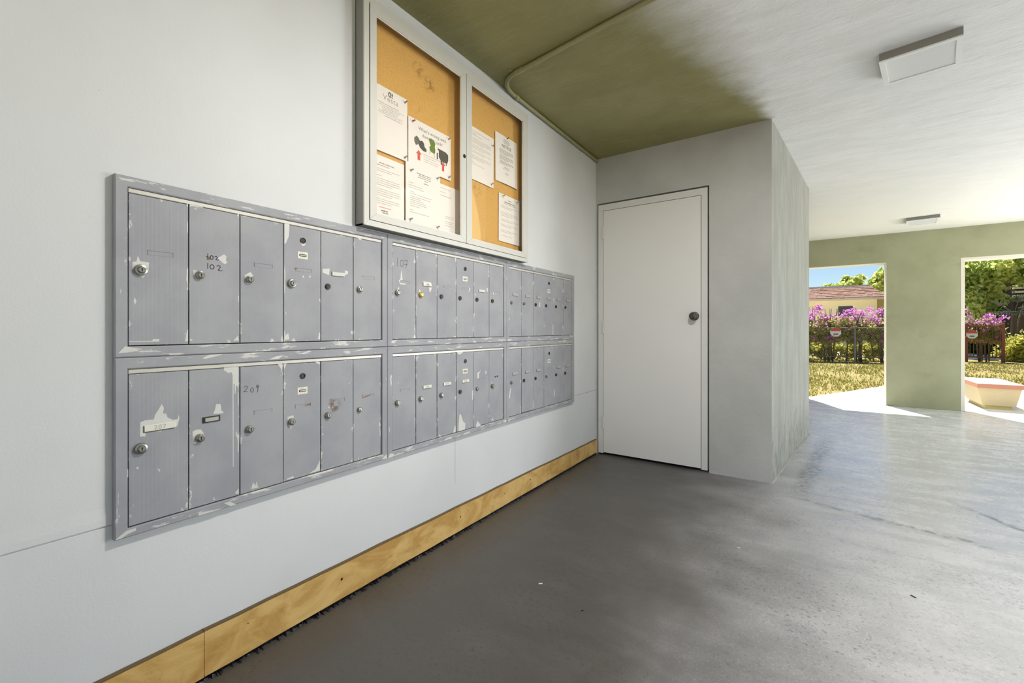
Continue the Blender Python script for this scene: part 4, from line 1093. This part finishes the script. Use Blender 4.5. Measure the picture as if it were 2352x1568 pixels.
# ---------------------------------------------------------------- ceiling lights
def ceiling_light(cx, cy, ang, label, w=0.305, l=0.305, hgt=0.042):
    t = thing('ceiling_light', label, 'ceiling light', (cx, cy, H), 'square ceiling lights')
    t.rotation_euler = (0, 0, 0)
    ca, sa = math.cos(R(ang)), math.sin(R(ang))
    def sq(hw, hl): return [(cx + a * hw * ca - b * hl * sa, cy + a * hw * sa + b * hl * ca) for a, b in ((-1, -1), (1, -1), (1, 1), (-1, 1))]
    MB().prism(sq(w / 2, l / 2), H - hgt, H - .0005).build('lamp_body', M['lamp_body'], t)
    o_, i_ = sq(w / 2 + .001, l / 2 + .001), sq(w / 2 - .022, l / 2 - .022)
    rim = MB(); vs = [(p[0], p[1], H - hgt - .004) for p in o_] + [(p[0], p[1], H - hgt - .004) for p in i_] + [(p[0], p[1], H - hgt + .003) for p in o_] + [(p[0], p[1], H - hgt + .003) for p in i_]
    fs = []
    for k in range(4):
        m_ = (k + 1) % 4
        fs += [(k, 4 + k, 4 + m_, m_), (8 + k, 8 + m_, 12 + m_, 12 + k), (k, m_, 8 + m_, 8 + k), (4 + k, 12 + k, 12 + m_, 4 + m_)]
    rim.add(vs, fs); rim.build('rim', M['lamp_rim'], t)
    MB().prism(sq(w / 2 - .022, l / 2 - .022), H - hgt - .0005, H - hgt).build('opal_panel', M['lens'], t)
ceiling_light(1.966, 3.075, -9.8, 'flat white ceiling light nearer the notice case, on the bright ceiling')
ceiling_light(2.672, 7.66, -6.5, 'flat white ceiling light at the far end, near the olive wall', 0.312, 0.36)

# a third, lit fixture above the photographer, out of the picture
ceiling_light(LAMP3.x, LAMP3.y, -9.8, 'lit white ceiling light straight above the camera, out of the picture')

# ---------------------------------------------------------------- conduit along ceiling and wall corner
cd = thing('conduit', 'thin olive painted pipe crossing the ceiling and turning along the mail wall', 'pipe', (0.6, 1.95, H))
r_ = .0115; zc = H - r_ - .001
A_ = Vector((4.9, 1.30, zc)); B_ = Vector((0.155, 2.005, zc)); C_ = Vector((0.020, 2.20, zc - .002)); D_ = Vector((0.016, 3.442, zc - .004))
corner = Vector((0.021, 2.025, zc))
bend = [(1 - t) ** 2 * B_ + 2 * t * (1 - t) * corner + t * t * C_ for t in [i / 12 for i in range(13)]]
MB().tube([A_, Vector((2.5, 1.656, zc)), Vector((1.0, 1.879, zc))] + bend + [Vector((0.018, 2.8, zc - .003)), D_], r_, 14).build('pipe', M['conduit'], cd)
d_ = (B_ - A_).normalized()
MB().tube([B_ - d_ * .055, B_ - d_ * .054, B_ - d_ * .002, B_ + d_ * .002], [r_ + .002, r_ + .0035, r_ + .0035, r_ + .002], 14).build('coupling', M['conduit'], cd)
MB().tube([C_ + Vector((0, .0, 0)), C_ + Vector((0, .001, 0)), C_ + Vector((-.001, .036, 0)), C_ + Vector((-.001, .037, 0))], [r_ + .002, r_ + .0038, r_ + .0038, r_ + .002], 14).build('coupling', M['conduit'], cd)
MB().box(0.125, .150, 1.972, 1.992, H - .004, H - .0005).lathe([(.005, 0), (.005, .003), (.002, .005)], (.137, 1.978, H - .004), (0, 0, -1), 10).build('strap', M['conduit'], cd)

# ---------------------------------------------------------------- floor debris
for (x, y, l, a, mt, lb) in ((0.585, 1.55, .016, .6, 'paper', 'tiny white paper sliver on the grey floor near the kickboard'),
                            (1.215, 2.34, .012, .2, 'paper', 'tiny white flake on the grey floor in front of the door'),
                            (0.80, 1.49, .010, 1.1, 'tar', 'small dark bit of grit on the grey floor left of centre'),
                            (1.83, 2.30, .018, 2.4, 'tar', 'short dark twig bit on the pale floor right of centre')):
    c_, s_ = math.cos(a), math.sin(a); mb = MB()
    q = [(x - l / 2 * c_ - l * .14 * -s_, y - l / 2 * s_ - l * .14 * c_), (x + l / 2 * c_ - l * .1 * -s_, y + l / 2 * s_ - l * .1 * c_), (x + l / 2 * c_ + l * .16 * -s_, y + l / 2 * s_ + l * .16 * c_), (x - l * .4 * c_ + l * .12 * -s_, y - l * .4 * s_ + l * .12 * c_)]
    mb.prism(q, .0005, .003)
    tag(mb.build('floor_scrap', M[mt], None, origin=(x, y, 0)), lb, 'litter', 'scraps on the floor')

# ---------------------------------------------------------------- outdoors
ZG = -0.14
g = MB()
for (a, b, c, d) in ((-60, 70, 8.76, 90), (6.6, 70, -50, 8.76), (-60, 6.6, -50, -2.6), (-60, -0.15, -2.6, 8.76)):
    g.add([(a, c, ZG), (b, c, ZG), (b, d, ZG), (a, d, ZG)], [(0, 1, 2, 3)])
struct(g.build('ground', M['grass']))
pv = MB().prism([(1.1, YF + 0.006), (11.5, YF + 0.006), (11.5, 12.4), (4.0, 12.4), (3.05, 12.2), (2.716, 11.6), (1.85, 9.78), (1.496, 9.05), (1.1, 8.75)], -0.3, -0.1)
struct(pv.build('path', M['concrete']))
struct(MB().box(0.05, 6.5, YF - 0.004, YF + 0.007, -0.2, -0.0915).build('trim_5', M['dark']))
struct(MB().box(6.61, 13, -7, YF, -0.3, -0.125).box(-0.1, 6.6, -7, -2.62, -0.3, -0.125).build('path', M['concrete']))  # unseen pale aprons added to bounce sunlight into the corridor

rng = np.random.default_rng(11)
def cards(mb, c, size, elong=1.6, flat=0.0):
    """one small folded leaf per centre"""
    n = len(c)
    a = rng.normal(size=(n, 3)); a[:, 2] *= (1 - flat); a /= np.linalg.norm(a, axis=1)[:, None] + 1e-9
    b = rng.normal(size=(n, 3)); b -= (b * a).sum(1)[:, None] * a; b /= np.linalg.norm(b, axis=1)[:, None] + 1e-9
    nn = np.cross(a, b)
    s = size * rng.uniform(.6, 1.3, n)[:, None]
    p0 = c - a * s * elong / 2; p2 = c + a * s * elong / 2; p1 = c + b * s * .5 + nn * s * .15; p3 = c - b * s * .5 + nn * s * .15
    o = len(mb.v)
    v = np.stack([p0, p1, p2, p3], 1).reshape(-1, 3)
    mb.v += [tuple(q) for q in v.tolist()]
    mb.f += [(o + 4 * i, o + 4 * i + 1, o + 4 * i + 2, o + 4 * i + 3) for i in range(n)]
    mb.mi += [mb.cur] * n; mb.smooth += [False] * n
    return mb
def blob(n, c, r, shell=.55):
    d = rng.normal(size=(n, 3)); d /= np.linalg.norm(d, axis=1)[:, None]
    return np.array(c) + d * np.array(r) * (shell + (1 - shell) * rng.random((n, 1)))
def clumps(n, c, r, k, cr):
    cs = blob(k, c, r, .35); i = rng.integers(0, k, n)
    return cs[i] + rng.normal(size=(n, 3)) * cr
def boxpts(n, x0, x1, y0, y1, z0, z1): return np.stack([rng.uniform(x0, x1, n), rng.uniform(y0, y1, n), rng.uniform(z0, z1, n)], 1)

# grass blades near the path (nobody could count them)
n = 26000
c = np.stack([rng.uniform(0.2, 9.0, n), 8.9 + 13 * rng.random(n) ** 1.2, np.full(n, ZG)], 1)
keep = ~((c[:, 1] < 12.5) & (c[:, 0] > 1.2 + (c[:, 1] - 8.7) * .5)) & (rng.random(n) < .35 + .65 * (np.sin(c[:, 0] * 2.1) * np.sin(c[:, 1] * 1.3 + c[:, 0]) > -.2))
c = c[keep]; n = len(c)
a = rng.uniform(0, 6.28, n); hgt = rng.uniform(.03, .08, n); w = .012
v = np.stack([c + np.stack([np.cos(a) * w, np.sin(a) * w, 0 * a], 1), c - np.stack([np.cos(a) * w, np.sin(a) * w, 0 * a], 1), c + np.stack([rng.normal(0, .025, n), rng.normal(0, .025, n), hgt], 1)], 1).reshape(-1, 3)
gb = MB(); gb.v = [tuple(q) for q in v.tolist()]; gb.f = [(3 * i, 3 * i + 1, 3 * i + 2) for i in range(n)]; gb.mi = [0] * n; gb.smooth = [False] * n
tag(gb.build('lawn_grass', M['blade']), 'dry yellow green lawn grass between the path and the flowering hedge', 'grass', None, 'stuff')

# bougainvillea hedge: one shrub after another
def shrub(cx, cy, w, d, top, label, seed, pink=1.0, low=True, group='bougainvillea shrubs of the hedge'):
    global rng
    rng = np.random.default_rng(seed)
    t = thing('bougainvillea_shrub', label, 'shrub', (cx, cy, ZG), group)
    rr = random.Random(seed)
    st = MB()
    for k in range(6):
        x = cx + rr.uniform(-.5, .5) * w * .5; y = cy + rr.uniform(-.3, .3) * d
        st.tube([(x, y, ZG - .02), (x + rr.uniform(-.08, .08), y, .45), (x + rr.uniform(-.2, .2), y + rr.uniform(-.1, .1), 1.0), (x + rr.uniform(-.35, .35), y, top - .15)], [.025, .02, .014, .006], 6)
    st.build('stems', M['bark'], t)
    f = MB()
    cards(f, clumps(2300, (cx, cy, .86), (w * .55, d * .5, .34), 26, (.10, .10, .09)), .075)
    cards(f, clumps(800, (cx, cy, 1.22), (w * .5, d * .45, .24), 18, (.10, .10, .06)), .06)
    stuff(f.build('foliage', M['leaf_hedge'], t))
    if low:
        lo = cards(MB(), clumps(1000, (cx, cy + d * .95, .25), (w * .55, d * .4, .32), 22, (.10, .08, .06)), .085)
        stuff(lo.build('low_foliage', M['leaf_low'], t))
    b = MB()
    pts = [clumps(int(230 * pink), (cx, cy, top - .62), (w * .5, d * .5, .18), 12, (.10, .09, .05))]
    for k in range(int(5 * pink) + 1):
        x = cx + rr.uniform(-.45, .45) * w; dx = rr.choice((-1, 1)) * rr.uniform(.2, .5); h0 = top - .62
        s_ = np.linspace(0, 1, 44)[:, None]
        arc = np.concatenate([x + dx * s_, cy + rr.uniform(-.3, .1) * d * s_, h0 + rr.uniform(.22, .58) * np.sin(s_ * 2.3)], 1)
        pts.append(arc + rng.normal(size=arc.shape) * .045)
    pts.append(clumps(int(50 * pink), (cx, cy - d * .5, .8), (w * .5, .1, .35), 4, (.04, .04, .03)))
    cards(b, np.concatenate(pts), .066, 1.1)
    stuff(b.build('blossoms', M['bract'], t))
    return t
LB = ['bougainvillea shrub with arching purple sprays at the left end of the visible hedge', 'bougainvillea shrub behind the round warning sign, purple flowers on top',
      'bougainvillea shrub below the dark house window, pale leafy top', 'bougainvillea shrub just left of the olive wall pier, beside the left doorway edge', 'bougainvillea shrub hidden mostly behind the olive wall pier']
for k, x in enumerate((1.15, 1.95, 2.75, 3.55, 4.35)):
    shrub(x, 20.0 + .12 * k, .95, .9, (2.05, 1.95, 1.80, 1.86, 1.9)[k], LB[k], 40 + k, (1.5, 1.1, .8, 1.2, 1)[k])
shrub(6.55, 22.9, 1.25, .8, 1.85, 'bougainvillea over the rust red gate, seen through the right opening', 61, 1.3, False, 'bougainvillea by the gate')
rng = np.random.default_rng(5)
def bush(name, label, cat, cx, cy, r, zc, mat, n=1500, size=.09, group=None, k=18):
    t = thing(name, label, cat, (cx, cy, ZG), group)
    MB().tube([(cx, cy, ZG), (cx + .03, cy, zc)], [.04, .02], 6).build('stem', M['bark'], t)
    stuff(cards(MB(), clumps(n, (cx, cy, zc), r, k, tuple(q * .22 for q in r)), size).build('foliage', M[mat], t))
    return t
bush('leafy_bush', 'bright yellow green bush on the lawn right of the gate', 'bush', 7.95, 23.6, (.75, .5, .5), .35, 'leaf_low', 2200)
bush('leafy_bush', 'dark green bush against the yellow house, right of its window', 'bush', 5.2, 33.2, (.5, .4, .95), 1.1, 'leaf_dark', 1800, .12)

# chain-link fence with its sign
fence = thing('chain_link_fence', 'low galvanised wire fence standing inside the flowering hedge', 'fence', (2.7, 19.62, ZG))
for x in (0.6, 2.74, 4.88): MB().tube([(x, 19.62, ZG - .05), (x, 19.62, 1.10), (x, 19.62, 1.13)], [.028, .028, .012], 8).build('post', M['steel'], fence)
for z in (1.09, .06): MB().tube([(0.6, 19.62, z), (4.88, 19.62, z)], .014, 8).build('rail', M['steel'], fence)
wm = MB(); x = .6 - 1.05
while x < 4.9:
    for s in (1, -1):
        xa, xb = (x, x + 1.03) if s == 1 else (x + 1.03, x)
        za, zb_ = .06, 1.09
        if min(xa, xb) >= .6 and max(xa, xb) <= 4.88:
            wm.add([(xa - .003, 19.625, za), (xa + .003, 19.625, za), (xb + .003, 19.625, zb_), (xb - .003, 19.625, zb_)], [(0, 1, 2, 3)])
    x += .085
stuff(wm.build('wire_mesh', M['steel'], fence))
def warn_sign(cx, cy, cz, r, label):
    t = thing('fence_sign', label, 'sign', (cx, cy, cz), 'small red and white fence signs')
    o = [(cx + r * math.cos(R(a)), cz + r * math.sin(R(a))) for a in range(-67, 293, 45)]
    MB().prism(o, cy, cy + .006, 'y').build('sign_plate', M['signwhite'], t)
    top = [(cx + r * .86 * math.cos(R(a)), cz + r * .2 + r * .74 * math.sin(R(a))) for a in range(0, 181, 20)]
    MB().prism(top, cy - .003, cy - .0005, 'y').build('red_band', M['signred'], t)
    mb = MB(); mb.prism([(cx - r * .45, cz - r * .30), (cx + r * .5, cz - r * .30), (cx + r * .3, cz - r * .55), (cx - r * .3, cz - r * .52)], cy - .003, cy - .0005, 'y')
    mb.build('grey_emblem', M['blueink'], t)
    MB().box(cx - .012, cx + .012, cy + .006, cy + .034, cz - r, cz + r * 1.75).build('bracket', M['steel'], t)
warn_sign(2.19, 19.585, .94, .17, 'small red and white sign on the hedge fence, seen through the left doorway')
warn_sign(6.24, 22.40, .86, .16, 'small red and white sign on the gate, seen through the right opening')
gate = thing('garden_gate', 'rust red metal gate overgrown with bougainvillea', 'gate', (6.56, 22.45, ZG))
for x in (6.10, 7.02): MB().box(x - .04, x + .04, 22.41, 22.49, ZG, 1.26).build('post', M['redpost'], gate)
for z in (.05, .6, 1.15): MB().box(6.14, 6.98, 22.43, 22.47, z - .025, z + .025).build('rail', M['redpost'], gate)
for k in range(9): MB().box(6.19 + k * .093, 6.21 + k * .093, 22.435, 22.465, .02, 1.2).build('bar', M['bark'], gate)

# concrete bench with tapered pedestal
bn = thing('concrete_bench', 'cream concrete bench with terracotta edged white top on the sunny path', 'bench', (3.72, 9.5, -0.1))
def frustum(mb, x0, x1, y0, y1, z0, X0, X1, Y0, Y1, z1):
    return mb.add([(x0, y0, z0), (x1, y0, z0), (x1, y1, z0), (x0, y1, z0), (X0, Y0, z1), (X1, Y0, z1), (X1, Y1, z1), (X0, Y1, z1)],
                  [(0, 3, 2, 1), (4, 5, 6, 7), (0, 1, 5, 4), (1, 2, 6, 5), (2, 3, 7, 6), (3, 0, 4, 7)])
frustum(MB(), 3.553, 3.828, 9.09, 9.85, -.1, 3.553, 3.828, 9.09, 9.85, -.045).build('plinth', M['creamlow'], bn)
frustum(MB(), 3.525, 3.858, 9.06, 9.88, -.045, 3.468, 3.900, 9.0, 9.94, .207).build('pedestal', M['cream'], bn)
frustum(MB(), 3.455, 3.915, 8.965, 9.975, .207, 3.455, 3.915, 8.965, 9.975, .266).build('slab_edge', M['terracotta'], bn)
frustum(MB(), 3.458, 3.912, 8.968, 9.972, .266, 3.462, 3.908, 8.972, 9.968, .272).build('slab_top', M['whitetop'], bn)

struct(MB().box(-9, 8.0, 24.5, 33.4, -0.2, -0.132).build('path', M['concrete']))  # unseen pale slab added to bounce sun onto the house and hedge
# yellow house beyond the hedge
hs = thing('house', 'low yellow house with brown shingle roof beyond the flowering hedge', 'house', (0, 34, ZG))
MB().box(-9, 4.68, 34, 40, ZG, 3.0).build('wall', M['house'], hs)
MB().box(4.68, 7.0, 36.0, 40, ZG, 3.0).build('wall', M['house'], hs)
MB().prism([(-9.4, 33.55), (5.15, 33.55), (5.15, 34.2), (-9.4, 34.2)], 2.84, 2.98).build('fascia', M['fascia'], hs)
NC = 7
for k in range(NC):
    t0, t1 = k / NC, (k + 1) / NC
    y0, y1 = 33.5 + 1.9 * t0, 33.5 + 1.9 * t1; z0, z1 = 2.97 + .80 * t0, 2.97 + .80 * t1
    xr0, xr1 = 5.2 - .75 * t0, 5.2 - .75 * t1
    mb = MB(); rr = random.Random(k); x = -9.4; tabs = []
    while x < xr0 - .05:
        w = rr.uniform(.22, .42); xe = min(x + w, xr0); dz = rr.uniform(-.012, .018)
        q = xr1 if xe >= xr0 else xe - .008
        mb.add([(x, y0, z0 - .03 + dz), (xe - .008 if xe < xr0 else xr0, y0, z0 - .03 + dz), (xe - .008 if xe < xr0 else xr0, y0, z0 + .02 + dz), (x, y0, z0 + .02 + dz), (x, y1 + .06, z1 + .02), (min(q, xr1), y1 + .06, z1 + .02)],
               [(0, 1, 2, 3), (3, 2, 5, 4)])
        x = xe
    mb.build('shingle_course', M['shingle'], hs)
MB().prism([(4.45, 35.4, ), (5.2, 33.5), (5.35, 33.6), (5.35, 38), (4.6, 38)], 2.95, 3.0).build('soffit', M['fascia'], hs)
hp = MB(); hp.add([(5.2, 33.5, 2.97), (4.45, 35.4, 3.78), (4.45, 38, 3.78), (5.3, 38, 2.97)], [(0, 3, 2, 1)]); hp.build('hip_face', M['shingle'], hs)
MB().box(-9.4, 4.47, 35.36, 35.6, 3.75, 3.85).build('ridge_cap', M['gutter'], hs)
wn = MB().box(2.82, 3.55, 33.97, 34.02, 1.85, 2.47).build('window', M['window'], hs)
MB().box(2.78, 3.59, 33.95, 34.0, 1.80, 1.85).build('sill', M['fascia'], wn)

# trees
def tree(label, cx, cy, trunk_top, crown, mat, n, size, k=26, lean=0.0, group='trees beyond the garden', seed=1):
    global rng
    rng = np.random.default_rng(seed)
    t = thing('tree', label, 'tree', (cx, cy, ZG), group); rr = random.Random(seed)
    mb = MB().tube([(cx - lean, cy, ZG - .05), (cx - lean * .6, cy, trunk_top * .5), (cx, cy, trunk_top)], [.22, .17, .12], 8)
    mb.build('trunk', M['bark'], t)
    (ccx, ccy, ccz), r = crown
    br = MB()
    for q in range(5):
        a = rr.uniform(0, 6.28); e = (ccx + r[0] * .6 * math.cos(a), ccy + r[1] * .6 * math.sin(a), ccz + r[2] * rr.uniform(-.2, .6))
        br.tube([(cx, cy, trunk_top - .2), ((cx + e[0]) / 2, (cy + e[1]) / 2, (trunk_top + e[2]) / 2 + .1), e], [.08, .055, .02], 6)
    br.build('branches', M['bark'], t)
    stuff(cards(MB(), clumps(n, (ccx, ccy, ccz), r, k, tuple(q * .16 for q in r)), size).build('foliage', M[mat], t))
tree('small tree crown showing above the house ridge, left of the other two', 2.95, 45, 3.4, ((2.95, 45, 4.35), (.75, .7, .45)), 'leaf_tree', 900, .22, 12, 0, 'trees behind the house', 71)
tree('tree crown showing above the house ridge in the middle of the three', 4.15, 45, 3.8, ((4.15, 45, 4.6), (.9, .8, .75)), 'leaf_tree', 1400, .24, 16, 0, 'trees behind the house', 72)
tree('taller tree crown right of the house roof, at the doorway edge', 6.5, 44, 4.0, ((6.5, 44, 4.7), (1.5, 1.2, 1.0)), 'leaf_tree', 2400, .26, 22, 0, 'trees behind the house', 73)
tree('bright leafy tree behind the gate, filling the left of the right opening', 6.9, 27.0, 1.9, ((6.9, 26.6, 2.75), (1.25, .9, 1.75)), 'leaf_tree', 5200, .13, 70, .1, 'trees beyond the garden', 74)
tree('bright spreading tree high in the right opening', 8.9, 26.5, 3.0, ((8.7, 26.3, 3.75), (1.5, 1.2, .95)), 'leaf_tree', 4200, .14, 50, .5, 'trees beyond the garden', 75)
tree('dark green tree standing behind the bright trees', 10.2, 33.5, 2.2, ((10.2, 33.5, 3.5), (3.2, 1.2, 3.2)), 'leaf_dark', 9000, .26, 60, 0, 'trees beyond the garden', 76)
tree('tall dark tree at the back, behind the gate', 8.6, 31.2, 2.2, ((8.0, 30.5, 2.9), (1.9, .9, 3.1)), 'leaf_dark', 6000, .26, 40, 0, 'trees beyond the garden', 77)
# fan palm in front of a dark outbuilding
pm = thing('fan_palm', 'silvery fan palm in the shade in front of the dark outbuilding', 'palm', (8.2, 26.0, ZG))
MB().tube([(8.2, 26.0, ZG), (8.18, 26.0, 1.0), (8.2, 26.0, 1.75)], [.11, .09, .08], 8).build('trunk', M['bark'], pm)
rr = random.Random(8)
for k in range(11):
    a = k * 2.4; el = rr.uniform(-.2, 1.0); L = rr.uniform(.55, .75); mb = MB()
    hub = Vector((8.2 + math.cos(a) * .45 * math.cos(el), 26.0 + math.sin(a) * .45 * math.cos(el), 1.75 + .45 * math.sin(el)))
    mb.tube([(8.2, 26.0, 1.72), hub], .012, 5)
    d0 = Vector((math.cos(a) * math.cos(el), math.sin(a) * math.cos(el), math.sin(el))); sd = d0.cross(Vector((0, 0, 1))).normalized()
    for q in range(-7, 8):
        th = q * .17; d_ = d0 * math.cos(th) + sd * math.sin(th); tip = hub + d_ * L * (1 - .02 * q * q * .3) + Vector((0, 0, -.10)); m_ = hub + d_ * L * .55 + Vector((0, 0, .02)); wv = sd.cross(d_).cross(d_).normalized() * .022
        mb.add([hub, m_ + wv, tip, m_ - wv], [(0, 1, 2, 3)])
    mb.build('frond', M['frond'], pm)
sh = thing('outbuilding', 'dark brown outbuilding with pale louvres at the right edge, behind the palm', 'building', (10, 28.2, ZG))
MB().box(8.75, 13.5, 28.2, 31, ZG, 3.2).build('wall', plain('dark_brown_timber', lin(58, 44, 38), 0.8), sh)
for k in range(3): MB().box(8.7, 13.5, 27.9, 28.19, 2.45 + k * .17, 2.53 + k * .17).build('louvre', M['gutter'], sh)
for k in range(4): MB().box(9.0, 11.5, 28.12, 28.19, 1.35 + k * .14, 1.43 + k * .14).build('louvre', M['gutter'], sh)
